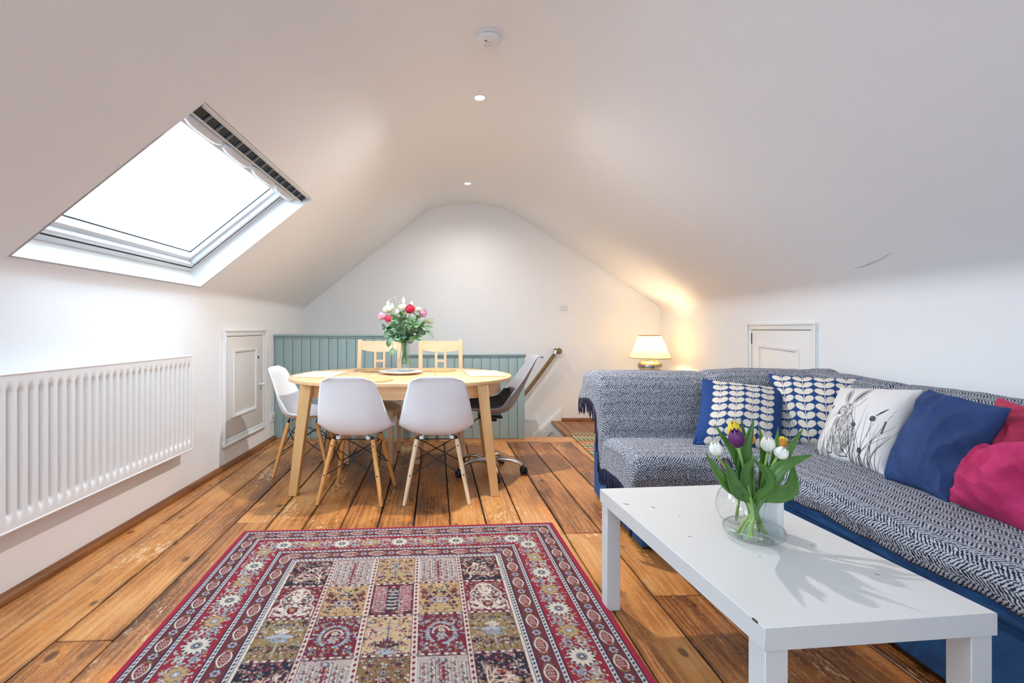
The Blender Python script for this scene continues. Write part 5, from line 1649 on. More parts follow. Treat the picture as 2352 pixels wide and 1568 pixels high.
BLU, LEAFC = S(8, 60, 122), S(226, 218, 204)
def leaf_canvas(margin_l, margin_r, cols, tilt=0.0, off=0.0):
    c = Canvas(1.0, 1.0, 0.0042, BLU); c.back = np.array(BLU[:3])
    wd = (1 - margin_l - margin_r) / cols
    for k in range(cols):
        x = margin_l + (k + 0.5) * wd
        c.line([(x, -0.02), (x, 1.02)], 0.008, LEAFC)
        rows_ = 9
        for r_ in range(-1, rows_ + 1):
            y = (r_ + 0.75 + off*(k % 2)) / rows_
            for s_ in (-1, 1):
                a = R(-24)
                cx_, cy_ = x + s_*wd*0.235, y - 0.018
                c.ell(cx_ + s_*wd*0.02, cy_, wd*0.225, 0.040, LEAFC, s_*a)
                c.leaf(x, y + 0.030, cx_ + s_*wd*0.16, cy_ - 0.006, 0.062, LEAFC)
    return c
pillow('leaf_print_cushion', P(1590, 1021, 2.50), P(1798, 1036, 2.45), P(1612, 870, 2.76), P(1803, 890, 2.79), 0.15, M['print'], 'blue cushion with white leaf stems and plain blue side bands', 240, leaf_canvas(0.11, 0.15, 4), 2, 0.012)
pillow('leaf_print_cushion', P(1792, 1022, 2.62), P(1985, 1045, 2.40), P(1764, 858, 2.84), P(1982, 868, 2.63), 0.14, M['print'], 'blue leaf stem cushion tucked behind the hare cushion', 240, leaf_canvas(0.03, 0.05, 4), 5, 0.010)

# ink drawing of a sitting hare among grasses
WHT, INK, GRY = S(228, 226, 226), S(34, 34, 38), S(138, 136, 138)
hc = Canvas(1.0, 1.0, 0.0034, WHT); hc.back = np.array(S(206, 196, 192)[:3])
q = random.Random(17)
def blade(x0, y0, x1, y1, bend, w=0.007, col=INK):
    pts = []
    for k in range(9):
        t_ = k/8; pts.append((lerp(x0, x1, t_) + bend*math.sin(PI*t_*0.5)*t_, lerp(y0, y1, t_)))
    hc.line(pts, w, col, w*0.2)
for i in range(26):
    x = q.uniform(0.0, 0.30); blade(x, 1.0, x + q.uniform(-0.06, 0.06), q.uniform(0.62, 0.90), q.uniform(-0.05, 0.05), 0.008, q.choice([INK, GRY]))
class HareT:
    k = 1.16
    def x(s, v): return (v - 0.30) * s.k + 0.385
    def y(s, v): return (v - 0.97) * 1.06 + 0.985
    def ell(s, cx, cy, rx, ry, col, ang=0.0, out=None, ow=0.0): hcv.ell(s.x(cx), s.y(cy), rx*s.k, ry*1.06, col, ang, out, ow)
    def leaf(s, x0, y0, x1, y1, w, col, out=None, ow=0.0): hcv.leaf(s.x(x0), s.y(y0), s.x(x1), s.y(y1), w*s.k, col, out, ow)
    def line(s, pts, wd, col, w1=None): hcv.line([(s.x(a), s.y(b)) for a, b in pts], wd*1.1, col, w1)
hcv = hc; hc = HareT()
# body
hc.ell(0.335, 0.72, 0.130, 0.205, S(206, 203, 202)); hc.ell(0.300, 0.86, 0.120, 0.090, S(198, 195, 194)); hc.ell(0.29, 0.46, 0.085, 0.095, S(212, 209, 208))
hc.leaf(0.275, 0.40, 0.190, 0.085, 0.070, S(196, 192, 191), INK, 0.005); hc.leaf(0.265, 0.36, 0.205, 0.15, 0.030, S(120, 112, 112))
hc.leaf(0.320, 0.40, 0.455, 0.070, 0.075, S(196, 192, 191), INK, 0.005); hc.leaf(0.335, 0.36, 0.430, 0.13, 0.032, S(110, 104, 104))
for i in range(520):
    t_ = q.random()
    if t_ < 0.62:
        a = q.uniform(0, 2*PI); rr_ = math.sqrt(q.random()); x, y = 0.335 + 0.135*rr_*math.cos(a), 0.72 + 0.21*rr_*math.sin(a)
        an = R(100) + (x - 0.335)*2.5 + q.uniform(-0.3, 0.3)
    elif t_ < 0.8:
        a = q.uniform(0, 2*PI); rr_ = math.sqrt(q.random()); x, y = 0.30 + 0.125*rr_*math.cos(a), 0.86 + 0.09*rr_*math.sin(a); an = R(70) + q.uniform(-0.5, 0.5)
    else:
        a = q.uniform(0, 2*PI); rr_ = math.sqrt(q.random()); x, y = 0.29 + 0.088*rr_*math.cos(a), 0.46 + 0.10*rr_*math.sin(a); an = R(60) + q.uniform(-0.6, 0.6)
    l = q.uniform(0.015, 0.045)
    sh = 0.5 + 0.5*((x - 0.30) / 0.13)
    hc.line([(x, y), (x + l*math.cos(an), y + l*math.sin(an))], 0.0042, INK if q.random() < 0.30 + 0.30*sh else q.choice([GRY, S(96, 94, 96), WHT]))
for (pts) in ([(0.225, 0.43), (0.215, 0.50), (0.235, 0.545), (0.29, 0.555)], [(0.235, 0.56), (0.205, 0.66), (0.215, 0.80), (0.20, 0.90), (0.18, 0.95)], [(0.37, 0.49), (0.43, 0.60), (0.47, 0.74), (0.46, 0.88), (0.42, 0.95)], [(0.26, 0.62), (0.27, 0.74), (0.25, 0.86), (0.24, 0.955), (0.19, 0.96)], [(0.34, 0.80), (0.36, 0.90), (0.43, 0.955), (0.33, 0.965), (0.28, 0.95)]):
    hc.line(pts, 0.007, INK)
hc.ell(0.262, 0.425, 0.017, 0.021, S(240, 238, 238)); hc.ell(0.262, 0.425, 0.013, 0.016, S(14, 14, 16)); hc.ell(0.258, 0.419, 0.0045, 0.005, WHT)
hc.ell(0.232, 0.520, 0.018, 0.012, S(70, 66, 68)); hc.ell(0.245, 0.545, 0.030, 0.016, S(232, 230, 230))
for k in range(5): hc.line([(0.235, 0.53), (0.14 - 0.004*k, 0.50 + 0.022*k)], 0.0026, GRY)
hc = hcv
# grasses, seed heads and thistles
for (x0, x1, y1, b_) in ((0.62, 0.60, 0.36, 0.02), (0.66, 0.52, 0.30, -0.06), (0.70, 0.74, 0.40, 0.05), (0.72, 0.66, 0.44, 0.0), (0.76, 0.90, 0.34, 0.02), (0.80, 0.82, 0.55, 0.0), (0.82, 0.97, 0.52, 0.03), (0.68, 0.86, 0.50, 0.10), (0.60, 0.46, 0.52, -0.02), (0.58, 0.50, 0.62, 0.0), (0.86, 0.78, 0.60, -0.03), (0.90, 0.86, 0.62, 0.0), (0.64, 0.93, 0.62, 0.02), (0.56, 0.62, 0.56, 0.02), (0.74, 0.58, 0.60, -0.03), (0.10, 0.02, 0.42, -0.02), (0.06, 0.12, 0.50, 0.0), (0.15, 0.085, 0.30, -0.01)):
    blade(x0, 1.0, x1, y1, b_, 0.008)
for k in range(14):
    x = q.uniform(0.55, 0.95); blade(x, 1.0, x + q.uniform(-0.12, 0.12), q.uniform(0.60, 0.85), q.uniform(-0.05, 0.05), 0.006, q.choice([INK, GRY]))
for (x, y, r_) in ((0.735, 0.505, 0.030), (0.70, 0.885, 0.026), (0.075, 0.68, 0.022), (0.108, 0.385, 0.024), (0.555, 0.625, 0.024)):
    hc.line([(x, y), (x + 0.01, y + 0.22)], 0.006, INK); hc.ell(x, y, r_, r_*0.95, S(64, 62, 66), 0, INK, 0.003)
    for k in range(16): hc.ell(x + q.uniform(-0.8, 0.8)*r_*0.8, y + q.uniform(-0.8, 0.8)*r_*0.8, 0.004, 0.004, q.choice([INK, GRY]))
hc.leaf(0.745, 0.48, 0.86, 0.34, 0.018, INK); 
for k in range(9): hc.ell(0.875, 0.50 + k*0.016, 0.011, 0.009, S(76, 74, 78)); 
for k in range(8): hc.leaf(0.50 + 0.008*k, 0.40 - k*0.018, 0.52 + 0.008*k, 0.37 - k*0.018, 0.010, GRY)
pillow('hare_print_cushion', P(1866, 1042, 2.36), P(2032, 1092, 2.02), P(1930, 890, 2.55), P(2120, 895, 2.13), 0.14, M['print'], 'white cushion printed with an ink drawing of a hare', 300, hc, 8, 0.010)
pillow('navy_cushion', P(2032, 1100, 1.95), P(2176, 1156, 1.68), P(2132, 893, 2.06), P(2325, 938, 1.745), 0.16, M['cushion_blue'], 'plain navy blue cushion between the hare and pink cushions', 110, None, 3, 0.014, crease=0.030)
pillow('rose_velvet_cushion', P(2236, 1085, 1.82), P(2400, 1150, 1.52), P(2296, 912, 1.93), P(2470, 965, 1.62), 0.13, M['cushion_rose'], 'deep rose velvet cushion leaning behind the pink one', 90, None, 6, 0.012, crease=0.030)
pillow('pink_velvet_cushion', P(2180, 1150, 1.66), P(2385, 1238, 1.40), P(2262, 1035, 1.68), P(2490, 1010, 1.36), 0.19, M['cushion_pink'], 'bright pink velvet cushion slumped at the edge of the picture', 110, None, 9, 0.016, crease=0.045)

# ------------------------------------------------------------------ lamp on its side table behind the sofa
LX, LY, LZ = 2.035, 5.10, 0.62
st = empty('side_table', (LX, LY, 0)); tag(st, 'small white side table under the lamp behind the sofa', 'table')
MB().box(-0.22, 0.22, -0.20, 0.20, LZ - 0.025, LZ).build('table_top', M['coffee'], st, bevel=0.004)
for sx in (-1, 1):
    for sy in (-1, 1): MB().box(sx*0.19 - 0.018, sx*0.19 + 0.018, sy*0.17 - 0.018, sy*0.17 + 0.018, 0, LZ - 0.0255).build('leg', M['coffee'], st, bevel=0.003)
MB().box(-0.175, 0.175, -0.155, 0.155, 0.20, 0.215).build('shelf', M['coffee'], st)
lp = empty('table_lamp', (LX, LY, LZ)); tag(lp, 'lit table lamp with a cream cone shade and hammered silver base', 'lamp')
m = MB(); m.lathe([(0.0, 0.0005), (0.085, 0.0005), (0.105, 0.020), (0.123, 0.060), (0.118, 0.090), (0.095, 0.112), (0.070, 0.122), (0.066, 0.127), (0.0, 0.127)], 40); m.build('base', M['silver'], lp, smooth=R(50))
m = MB(); m.lathe([(0.066, 0.127), (0.068, 0.131), (0.060, 0.133), (0.0, 0.133)], 40); m.build('collar', M['brass'], lp, smooth=R(50))
m = MB(); m.tube([(0, 0, 0.13), (0, 0, 0.21)], 0.007, 12); m.tube([(0, 0, 0.20), (0, 0, 0.235)], 0.015, 14); m.build('lamp_holder', M['brass'], lp, smooth=R(50))
m = MB(); m.lathe([(0.206, 0.155), (0.113, 0.388)], 56); o = m.build('shade', M['shade'], lp, smooth=R(60), recalc=False)
m = MB()
for (r_, z) in ((0.2065, 0.155), (0.1135, 0.388)):
    m.tube([(r_*math.cos(a), r_*math.sin(a), z) for a in np.linspace(0, 2*PI, 57)], 0.0035, 8)
m.build('shade_rim', M['shade_rim'], lp, smooth=True)
m = MB()
for k in range(3):
    a = 2*PI*k/3; m.tube([(0, 0, 0.225), (0.205*math.cos(a), 0.205*math.sin(a), 0.158)], 0.0015, 6)
m.build('shade_carrier', M['brass'], lp)
m = MB(); m.ball((0, 0, 0.268), 0.028, 0.028, 0.034); m.build('bulb', M['bulb'], lp, smooth=True)
ld = bpy.data.lights.new('lamp_glow', 'POINT'); ld.energy = 11; ld.color = (1.0, 0.74, 0.44); ld.shadow_soft_size = 0.036
lo = bpy.data.objects.new('lamp_glow', ld); COL.objects.link(lo); lo.parent = lp; lo.location = (0, 0, 0.268)

# ------------------------------------------------------------------ flowers
def petal_cup(n, r_, h, open_, twist=0.0, seg=7, rows_n=10, tip=0.72):
    """tulip-like cup of n overlapping petals in local space, opening along +z"""
    out = []
    for k in range(n):
        a0 = 2*PI*k/n + twist
        rows_ = []
        for i in range(rows_n):
            t_ = i/(rows_n-1)
            rad = r_ * float(np.interp(t_, [0, 0.12, 0.35, 0.6, 0.85, 1.0], [0.22, 0.66, 1.0, 1.0, 0.86*(0.75 + 0.3*open_) + 0.0, 0.66*(0.55 + 0.6*open_)])) * (1.0 if k % 2 else 0.92)
            half = (2*PI/n) * 0.78 * float(np.interp(t_, [0, 0.3, tip, 0.5 + tip/2, 1.0], [0.8, 1.0, 1.0, 0.72, 0.22]))
            row = []
            for j in range(seg):
                u = -1 + 2*j/(seg-1)
                a = a0 + u*half
                rr_ = rad * (1 - 0.06*u*u)
                row.append((rr_*math.cos(a), rr_*math.sin(a), h*t_*(1 - 0.06*u*u) ))
            rows_.append(row)
        out.append(rows_)
    return out
def align(z_dir, origin):
    z = Vector(z_dir).normalized()
    x = Vector((0, 1, 0)).cross(z)
    if x.length < 0.05: x = Vector((1, 0, 0))
    x.normalize(); y = z.cross(x)
    m_ = Matrix((x, y, z)).transposed().to_4x4(); m_.translation = origin
    return m_
def strap_leaf(m, base, mid, tip, w, facing, fold=0.35, n=16, path=None):
    """long pointed leaf along a curve; facing = direction its face looks"""
    b, c, t_ = Vector(base), Vector(mid), Vector(tip)
    cp = None
    if path is not None:
        cp, _ = resample(catmull([tuple(p) for p in path], 80), n + 1)
    rows_ = []
    for i in range(n + 1):
        s_ = i/n
        if cp is None:
            p = (1-s_)**2*b + 2*s_*(1-s_)*c + s_*s_*t_
            d = (2*(1-s_)*(c-b) + 2*s_*(t_-c)).normalized()
            hw_ = w * (0.30 + 0.70*math.sin(min(1, s_*1.5)*PI/2)) * (1 - max(0, (s_ - 0.45)/0.55)**1.7) + 0.0004
        else:
            p = Vector(cp[i]); d = (Vector(cp[min(i+1, n)]) - Vector(cp[max(i-1, 0)])).normalized()
            hw_ = w * (0.34 + 0.66*sstep(0.12, 0.52, s_)) * (1 - max(0, (s_ - 0.50)/0.50)**1.6) + 0.0004
        f_ = Vector(facing); f_ = (f_ - d*f_.dot(d)).normalized()
        side = d.cross(f_)
        rows_.append([p + side*hw_*u + f_*(abs(u)*hw_*fold) for u in (-1, -0.5, 0, 0.5, 1)])
    m.grid(rows_)
CTM = Matrix.Translation((0.648, 1.018, 0)) @ Matrix.Rotation(R(5.5), 4, 'Z')
VC = Vector((0.893, 1.455, TZ))       # centre of the squat vase
# squat ring-shaped vase
vz = empty('squat_glass_vase', VC); tag(vz, 'squat clear glass vase with a wide ring foot holding the tulips', 'vase')
m = MB()
prof_ = [(0.0, 0.004), (0.050, 0.004), (0.070, 0.008), (0.082, 0.018), (0.0845, 0.028), (0.080, 0.038), (0.064, 0.046), (0.042, 0.049), (0.030, 0.052), (0.0255, 0.060), (0.0262, 0.080), (0.031, 0.105), (0.034, 0.114)]
pi_ = [(max(0, r_ - 0.003), z + (0.003 if z < 0.03 else 0.0)) for r_, z in prof_]
m.lathe(prof_ , 48); m.lathe([(0.0, 0.0005), (0.048, 0.0005), (0.052, 0.004)], 48)
m.build('glass', M['vase_glass'], vz, smooth=R(60))
m = MB(); m.lathe([(0.0345, 0.1135), (0.0345, 0.1155), (0.0330, 0.1155), (0.0330, 0.1135)], 48); m.build('rim', M['vase_glass'], vz, smooth=True)
m = MB(); m.lathe([(0.0, 0.036), (0.0785, 0.036)], 48); m.lathe([(0.0785, 0.036), (0.0815, 0.027), (0.069, 0.0105), (0.048, 0.007), (0.0, 0.007)], 48); m.build('water', M['water'], vz, smooth=R(60))
# round bowl vase behind, with a single stem
v2 = P(1697, 1205, 1.56); v2.z = TZ; v2 = Vector((0.905, 1.575, TZ))
vb = empty('round_glass_vase', v2); tag(vb, 'round clear glass bowl vase behind the squat vase', 'vase')
m = MB(); m.lathe([(0.0, 0.001), (0.026, 0.001), (0.044, 0.014), (0.0555, 0.040), (0.057, 0.062), (0.050, 0.090), (0.037, 0.115), (0.030, 0.135), (0.032, 0.150)], 44); m.build('glass', M['vase_glass'], vb, smooth=R(60))
m = MB(); m.lathe([(0.0, 0.085), (0.0505, 0.085)], 44); m.build('water', M['water'], vb, smooth=R(60))
# frosted tumbler
v3 = Vector((0.975, 1.500, TZ))
o = MB().lathe([(0.0, 0.001), (0.0305, 0.001), (0.0325, 0.004), (0.0325, 0.100), (0.0305, 0.101), (0.0295, 0.098), (0.0295, 0.008), (0.0, 0.008)], 44).build('frosted_tumbler', M['frosted'], loc=v3, smooth=R(50))
tag(o, 'frosted white glass tumbler beside the tulip vase', 'tumbler')

def tulip(px, py, Yd, mat, label, h=0.050, r_=0.021, tilt=(0, 0), foot=None, open_=0.4, lw=True):
    head = P(px, py, Yd)
    a = rnd.uniform(0, 2*PI)
    ft = foot if foot is not None else VC + Vector((0.045*math.cos(a), 0.035*math.sin(a), 0.010))
    root = empty('tulip', ft); tag(root, label, 'tulip', 'tulips on the coffee table')
    L = lambda q: Vector(q) - ft
    neck = VC + Vector((0.011*math.cos(a), 0.010*math.sin(a), 0.075)) if foot is None else foot + Vector((0.006, 0, 0.12))
    up_ = Vector((tilt[0], tilt[1], 1)).normalized()
    base = head - up_*h*0.5
    pts = []
    ctrl = [L(ft), L(ft.lerp(neck, 0.5)), L(neck), L(neck.lerp(base, 0.55)) + Vector((0, 0, 0.012)), L(base)]
    cc = catmull([tuple(c) for c in ctrl], 18)
    MB().tube([tuple(c) for c in cc], 0.0042, 10).build('stem', M['stem'], root, smooth=True)
    T = align(up_, L(base))
    bl = empty('bloom'); bl.parent = root
    for rows_ in petal_cup(6, r_, h, open_, rnd.uniform(0, 1)):
        m_ = MB().grid(rows_, T); o = m_.build('petal', mat, bl, smooth=True); solid(o, 0.0012, 0)
    return root
tulip(1644, 1030, 1.42, M['petal_white'], 'white tulip standing highest at the left of the vase', 0.042, 0.0175, (-0.15, 0))
tulip(1691, 1006, 1.42, M['petal_purple'], 'large purple tulip upright at the centre of the bunch', 0.055, 0.021, (-0.2, 0))
tulip(1686, 990, 1.50, M['petal_yellow'], 'yellow tulip behind the large purple one', 0.062, 0.020, (-0.05, 0.05))
tulip(1723, 1008, 1.52, M['petal_orange'], 'orange tulip half hidden behind a leaf', 0.034, 0.015, (0.2, 0.2))
tulip(1763, 1020, 1.47, M['petal_white'], 'white tulip before the leaf cushion at the right', 0.046, 0.020, (-0.05, 0))
tulip(1788, 1020, 1.50, M['petal_orange'], 'orange and yellow tulip leaning right behind a white one', 0.044, 0.016, (0.45, 0.1))
tulip(1797, 1014, 1.53, M['petal_yellow'], 'yellow tulip at the far right of the bunch', 0.034, 0.014, (0.5, 0.2))
tulip(1794, 1040, 1.44, M['petal_white'], 'white tulip drooping lowest at the right', 0.036, 0.0195, (0.75, -0.25))
tulip(1668, 1068, 1.45, M['petal_purple'], 'purple tulip low among the leaves', 0.042, 0.016, (-0.4, 0.1), open_=0.7)
# a stem of greenery standing in the round bowl
gr = empty('tulip', v2 + Vector((0.004, 0, 0.006))); tag(gr, 'bare tulip stem and leaf standing in the round glass bowl', 'tulip', 'tulips on the coffee table')
MB().tube([(0, 0, 0), (0.006, -0.005, 0.07), (0.012, -0.012, 0.16), (0.012, -0.03, 0.22)], 0.0045, 10).build('stem', M['stem'], gr, smooth=True)
m = MB(); strap_leaf(m, (0.0, -0.01, 0.10), (-0.005, -0.012, 0.16), (0.03, -0.02, 0.24), 0.012, (0, -1, 0.1)); o = m.build('leaf', M['tulip_leaf'], gr, smooth=True); solid(o, 0.0012)
# strap leaves, each standing in the vase
leaves = [((1618, 1037), 1.36, (1668, 1110), 0.017, 'narrow tulip leaf reaching furthest left'),
          ((1641, 973), 1.46, (1692, 1055), 0.015, 'long thin tulip leaf crossing the purple bloom'),
          ((1732, 959), 1.43, (1706, 1060), 0.022, 'tall pointed tulip leaf beside the large purple bloom'),
          ((1702, 958), 1.48, (1716, 1050), 0.012, 'tall narrow tulip leaf behind the purple bloom'),
          ((1664, 1050), 1.36, (1690, 1120), 0.020, 'broad tulip leaf bending left at the front'),
          ((1738, 1045), 1.37, (1708, 1085), 0.022, 'broad upright tulip leaf at the front centre'),
          ((1728, 1052), 1.38, (1762, 1100), 0.021, 'curling tulip leaf just right of the front centre'),
          ((1867, 1043), 1.44, (1790, 1075), 0.021, 'broad tulip leaf reaching furthest right'),
          ((1822, 1062), 1.50, (1812, 1125), 0.024, 'wide tulip leaf low at the right'),
          ((1846, 982), 1.52, (1808, 1040), 0.012, 'thin tulip leaf arching up to the right'),
          ((1788, 980), 1.50, (1776, 1060), 0.014, 'upright tulip leaf left of the orange bloom'),
          ((1743, 975), 1.54, (1752, 1050), 0.013, 'thin tulip leaf rising behind the white bloom'),
          ((1816, 1040), 1.46, (1790, 1090), 0.015, 'short tulip leaf under the drooping white bloom')]
for (tp, Yt, md, w, lab) in leaves:
    tip = P(tp[0], tp[1], Yt); mid_ = P(md[0], md[1], lerp(1.44, Yt, 0.4))
    b = VC + Vector((rnd.uniform(-0.014, 0.014), rnd.uniform(-0.012, 0.012), 0.075))
    b = VC + Vector((rnd.uniform(-0.012, 0.012), rnd.uniform(-0.012, 0.012), 0.050))
    dirx = max(-1, min(1, (mid_.x - VC.x)/0.06))
    rim = VC + Vector((0.019*dirx + rnd.uniform(-0.003, 0.003), rnd.uniform(-0.018, 0.010), 0.116))
    ro = empty('tulip_leaf', b); tag(ro, lab, 'leaf', 'tulip leaves in the squat vase')
    m = MB(); strap_leaf(m, (0, 0, 0), (0, 0, 0), (0, 0, 0), w, (rnd.uniform(-0.45, 0.45), -1, 0.25), rnd.uniform(0.30, 0.6), 26, [Vector((0, 0, 0)), rim - b, mid_ - b, tip - b])
    o = m.build('blade', M['tulip_leaf'], ro, smooth=True); solid(o, 0.0013)

# ------------------------------------------------------------------ bouquet on the dining table
BV = Vector((-0.405, 3.70, ZT + 0.0135))
YB_ = 3.70
vv = empty('carafe_vase', BV); tag(vv, 'tall clear glass carafe vase on the white plate', 'vase')
m = MB(); m.lathe([(0.0, 0.0015), (0.042, 0.0015), (0.048, 0.006), (0.0495, 0.03), (0.0485, 0.105), (0.044, 0.130), (0.034, 0.155), (0.027, 0.18), (0.026, 0.21), (0.031, 0.24)], 40); m.build('glass', M['vase_glass'], vv, smooth=R(60))
m = MB(); m.lathe([(0.0, 0.10), (0.046, 0.10)], 40); m.lathe([(0.0, 0.008), (0.043, 0.008), (0.046, 0.02), (0.046, 0.10)], 40); m.build('water', M['water'], vv, smooth=R(60))
def bstem(head, ft):
    neck = BV + Vector(((head.x - BV.x)*0.14, (head.y - BV.y)*0.14, 0.225))
    cc = catmull([tuple(ft), tuple(neck), tuple(neck.lerp(head, 0.55) + Vector((0, 0, 0.01))), tuple(head)], 14)
    return [Vector(c) for c in cc]
def bfoot():
    a = rnd.uniform(0, 2*PI); r_ = rnd.uniform(0.008, 0.036)
    return BV + Vector((r_*math.cos(a), r_*math.sin(a), 0.055 + rnd.uniform(0, 0.02)))
def rose(px, py, dY, r_, mat, label, tilt=(0, -0.5)):
    r_ *= 1.32
    head = P(px, py, YB_ + dY); ft = bfoot()
    root = empty('rose', ft); tag(root, label, 'rose', 'flowers in the carafe vase')
    MB().tube([p - ft for p in bstem(head, ft)], 0.0028, 8).build('stem', M['stem'], root, smooth=True)
    up_ = Vector((tilt[0], tilt[1], 1)).normalized(); T = align(up_, head - ft - up_*r_*0.9)
    bl = empty('bloom'); bl.parent = root
    for lay, (n, rr_, hh, op) in enumerate(((5, 1.0, 1.30, 1.75), (5, 0.82, 1.60, 1.2), (4, 0.58, 1.78, 0.8), (3, 0.34, 1.85, 0.5))):
        for rows_ in petal_cup(n, r_*rr_, r_*hh, op, lay*0.7, 7, 7, 0.85):
            o = MB().grid(rows_, T).build('petal', mat, bl, smooth=True)
    m = MB()
    for k in range(5):
        a = 2*PI*k/5; strap_leaf(m, T @ Vector((0, 0, 0)), T @ Vector((r_*0.7*math.cos(a), r_*0.7*math.sin(a), -0.002)), T @ Vector((r_*1.1*math.cos(a), r_*1.1*math.sin(a), r_*0.3)), 0.004, (0, 0, 1), 0.2, 5)
    m.build('sepals', M['rose_leaf'], bl)
    return root
rose(942, 709, -0.08, 0.029, M['petal_red'], 'crimson rose at the top of the bouquet', (0.0, -0.25))
rose(892, 731, -0.06, 0.022, M['petal_hot'], 'hot pink rose low at the left of the bouquet', (-0.35, -0.4))
rose(876, 725, -0.02, 0.025, M['petal_pink'], 'pale pink rose at the far left of the bouquet', (-0.5, -0.2))
rose(972, 719, -0.02, 0.024, M['petal_pink'], 'pale pink rose at the right of the bouquet', (0.5, -0.4))
rose(889, 709, 0.0, 0.026, M['petal_cream'], 'cream bloom at the upper left of the bouquet', (-0.3, -0.3))
rose(925, 705, 0.0, 0.026, M['petal_cream'], 'cream bloom left of the crimson rose', (0, -0.3))
rose(961, 710, 0.02, 0.018, M['petal_cream'], 'small cream bloom between the crimson and pink roses', (0.2, -0.3))
def bud(px, py, dY, L, label, tilt):
    head = P(px, py, YB_ + dY); ft = bfoot()
    root = empty('lily_bud', ft); tag(root, label, 'lily', 'flowers in the carafe vase')
    MB().tube([p - ft for p in bstem(head, ft)], 0.0022, 8).build('stem', M['stem'], root, smooth=True)
    d = Vector((tilt[0], tilt[1], 1)).normalized(); h0 = head - ft
    MB().tube([h0 - d*L*0.1, h0 + d*L*0.2, h0 + d*L*0.5, h0 + d*L*0.8, h0 + d*L], [0.004, 0.012, 0.0145, 0.009, 0.001], 10).build('bud', M['petal_cream'], root, smooth=True)
bud(927, 698, 0.03, 0.055, 'pale lily bud at the very top of the bouquet', (-0.02, 0))
bud(892, 705, 0.05, 0.05, 'pale lily bud above the upper left cream bloom', (-0.1, 0))
bud(900, 711, -0.05, 0.05, 'greenish lily bud right of the upper left cream bloom', (0.05, 0))
bud(945, 703, 0.05, 0.04, 'lily bud behind the crimson rose', (0.05, 0))
bud(913, 722, -0.09, 0.045, 'white lily bud in the middle of the leaves', (-0.05, -0.2))
# leafy branches; every leaf is its own piece
def leaf_mesh(w, l, name, mat):
    m = MB(); strap_leaf(m, (0, 0, 0), (0, -0.004, l*0.5), (0, 0.006, l), w, (0, -1, 0), 0.18, 8)
    me = bpy.data.meshes.new(name); me.from_pydata(m.v, [], m.f); me.polygons.foreach_set('use_smooth', [True]*len(me.polygons)); me.materials.append(mat)
    return me
lm_e = leaf_mesh(0.0205, 0.054, 'leaf', M['euca']); lm_r = leaf_mesh(0.023, 0.064, 'leaf', M['rose_leaf']); lm_l = leaf_mesh(0.016, 0.085, 'leaf', M['euca'])
def branch_thing(tip, dY, n, meshes, label, spread=0.035, start=0.35):
    head = P(tip[0], tip[1], YB_ + dY); ft = bfoot()
    root = empty('leafy_branch', ft); tag(root, label, 'foliage', 'greenery in the carafe vase')
    st_ = bstem(head, ft)
    MB().tube([p - ft for p in st_], 0.0018, 6).build('stem', M['rose_leaf'], root, smooth=True)
    for k in range(n):
        s_ = lerp(start, 1.0, k/(n-1)); f_ = s_*(len(st_)-1); i = min(int(f_), len(st_)-2)
        p = st_[i].lerp(st_[i+1], f_ - i) - ft
        d = (st_[i+1] - st_[i]).normalized()
        a = k*2.4 + rnd.uniform(-0.4, 0.4)
        out_ = Vector((math.cos(a), math.sin(a)*0.8 - 0.25, rnd.uniform(-0.35, 0.5)))
        dirv = (d*0.35 + out_).normalized()
        o = bpy.data.objects.new('leaf', rnd.choice(meshes)); COL.objects.link(o); o.parent = root
        T = align(dirv, p); T = T @ Matrix.Rotation(rnd.uniform(0, 2*PI), 4, 'Z')
        sc = rnd.uniform(0.75, 1.15)
        o.matrix_local = T @ Matrix.Scale(sc, 4)
brs = [((884, 752), -0.06, 16, 'grey green leafy branch spreading low at the left'), ((900, 770), -0.10, 15, 'leafy branch bending down at the front left'), ((905, 735), -0.10, 16, 'leafy branch under the hot pink rose'),
       ((920, 730), -0.13, 17, 'dense leafy branch at the front of the bouquet'), ((938, 738), -0.14, 17, 'leafy branch below the crimson rose'), ((955, 742), -0.10, 16, 'leafy branch right of the bouquet centre'),
       ((968, 745), -0.05, 16, 'leafy branch under the right pink rose'), ((978, 758), -0.04, 14, 'dark leafy branch drooping at the right'), ((960, 775), -0.08, 13, 'short leafy branch over the vase neck at the right'),
       ((915, 778), -0.12, 14, 'short leafy branch over the vase neck'), ((930, 715), 0.08, 15, 'leafy branch rising behind the cream blooms'), ((905, 720), 0.09, 15, 'leafy branch behind the left blooms'), ((955, 725), 0.10, 15, 'leafy branch behind the crimson rose')]
for tp, dY, n, lab in brs:
    branch_thing(tp, dY, n, [lm_e, lm_r, lm_e] if dY > -0.12 else [lm_e, lm_e, lm_r], lab)
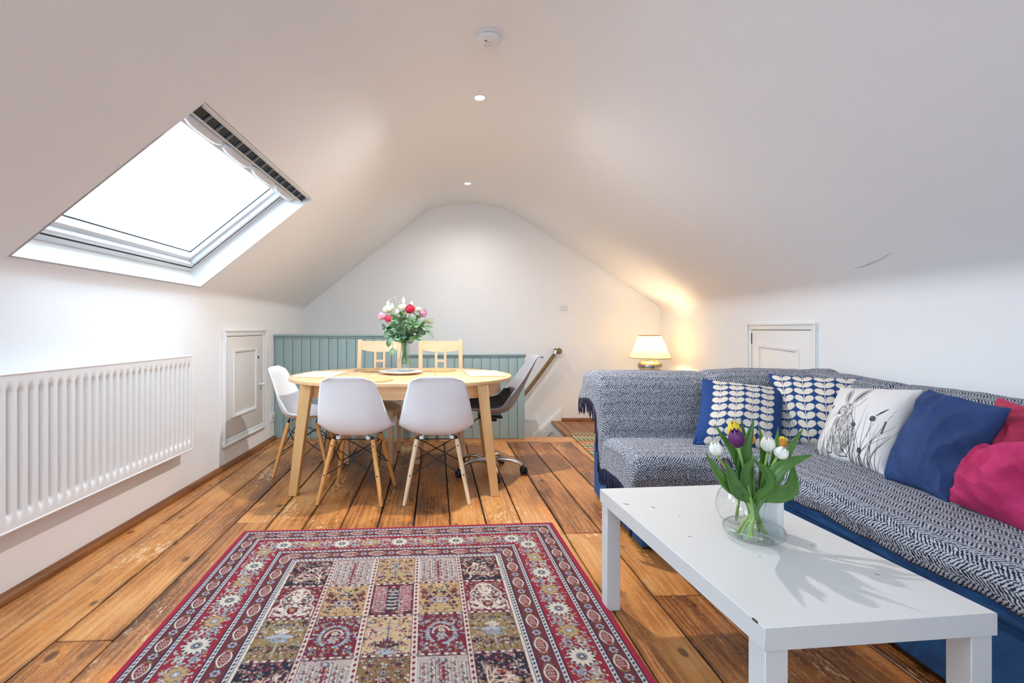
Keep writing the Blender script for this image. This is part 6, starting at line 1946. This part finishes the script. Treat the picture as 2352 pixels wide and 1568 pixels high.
def droop(tip, mid, dY, label, leaves_):
    head = P(tip[0], tip[1], YB_ + dY); md = P(mid[0], mid[1], YB_ + dY); b = BV + Vector((0, -0.01, 0.235))
    root = empty('leafy_branch', b); tag(root, label, 'foliage', 'greenery in the carafe vase')
    cc = [Vector(c) for c in catmull([(0, 0, 0), tuple(md - b), tuple(head - b)], 12)]
    MB().tube(cc, 0.0014, 6).build('stem', M['rose_leaf'], root, smooth=True)
    for (f_, mesh, ang, sc) in leaves_:
        i = min(int(f_*11), 10); o = bpy.data.objects.new('leaf', mesh); COL.objects.link(o); o.parent = root
        d = Vector((math.sin(ang), -0.2, math.cos(ang)))
        o.matrix_local = align(d, cc[i]) @ Matrix.Scale(sc, 4)
droop((903, 806), (903, 775), -0.12, 'sprig with two leaves hanging beside the vase', [(1.0, lm_e, R(165), 1.0), (0.95, lm_e, R(200), 1.0), (0.6, lm_e, R(220), 0.9)])
droop((893, 785), (898, 760), -0.08, 'dark sprig hanging down at the left', [(1.0, lm_r, R(185), 0.9), (0.7, lm_e, R(230), 1.0), (0.5, lm_r, R(250), 1.0)])
droop((985, 765), (968, 750), -0.06, 'long leaf spray drooping at the right', [(0.9, lm_l, R(140), 1.0), (0.6, lm_l, R(95), 1.0), (0.4, lm_r, R(120), 1.0), (0.5, lm_r, R(170), 1.0)])
root = empty('grass_spray', BV + Vector((0, 0, 0.23))); tag(root, 'feathery green grass head arching out to the right', 'foliage', 'greenery in the carafe vase')
m = MB(); e0 = P(965, 742, YB_) - root.location
for k in range(40):
    t_ = Vector(P(1000 - rnd.uniform(0, 18), 732 + rnd.uniform(-3, 14), YB_ + rnd.uniform(-0.02, 0.02))) - root.location
    s0 = e0 + (t_ - e0)*rnd.uniform(0, 0.4)
    m.tube([s0, (s0 + t_)/2 + Vector((0, 0, 0.006)), t_], [0.0012, 0.0010, 0.0004], 4)
m.tube([(0, 0, 0), e0*0.6 + Vector((0, 0, 0.01)), e0, e0 + Vector((0.04, 0, 0.008))], [0.002, 0.0016, 0.0030, 0.0015], 6)
m.build('awns', leafm('grass_awn', S(120, 140, 84), S(176, 186, 130)), root)
for i, (x, y) in enumerate(((895, 688), (907, 684), (918, 695))):
    head = P(x, y, YB_ + 0.03); ft = bfoot()
    root = empty('wispy_stalk', ft); tag(root, ['wispy flower stalk at the upper left of the bouquet', 'tallest wispy stalk in the bouquet', 'wispy stalk left of the top lily bud'][i], 'foliage', 'greenery in the carafe vase')
    MB().tube([p - ft for p in bstem(head, ft)], 0.0010, 5).build('stem', M['stem'], root)
    m = MB(); m.ball(tuple(head - ft), 0.004); m.build('seed_head', M['petal_cream'], root, smooth=True)
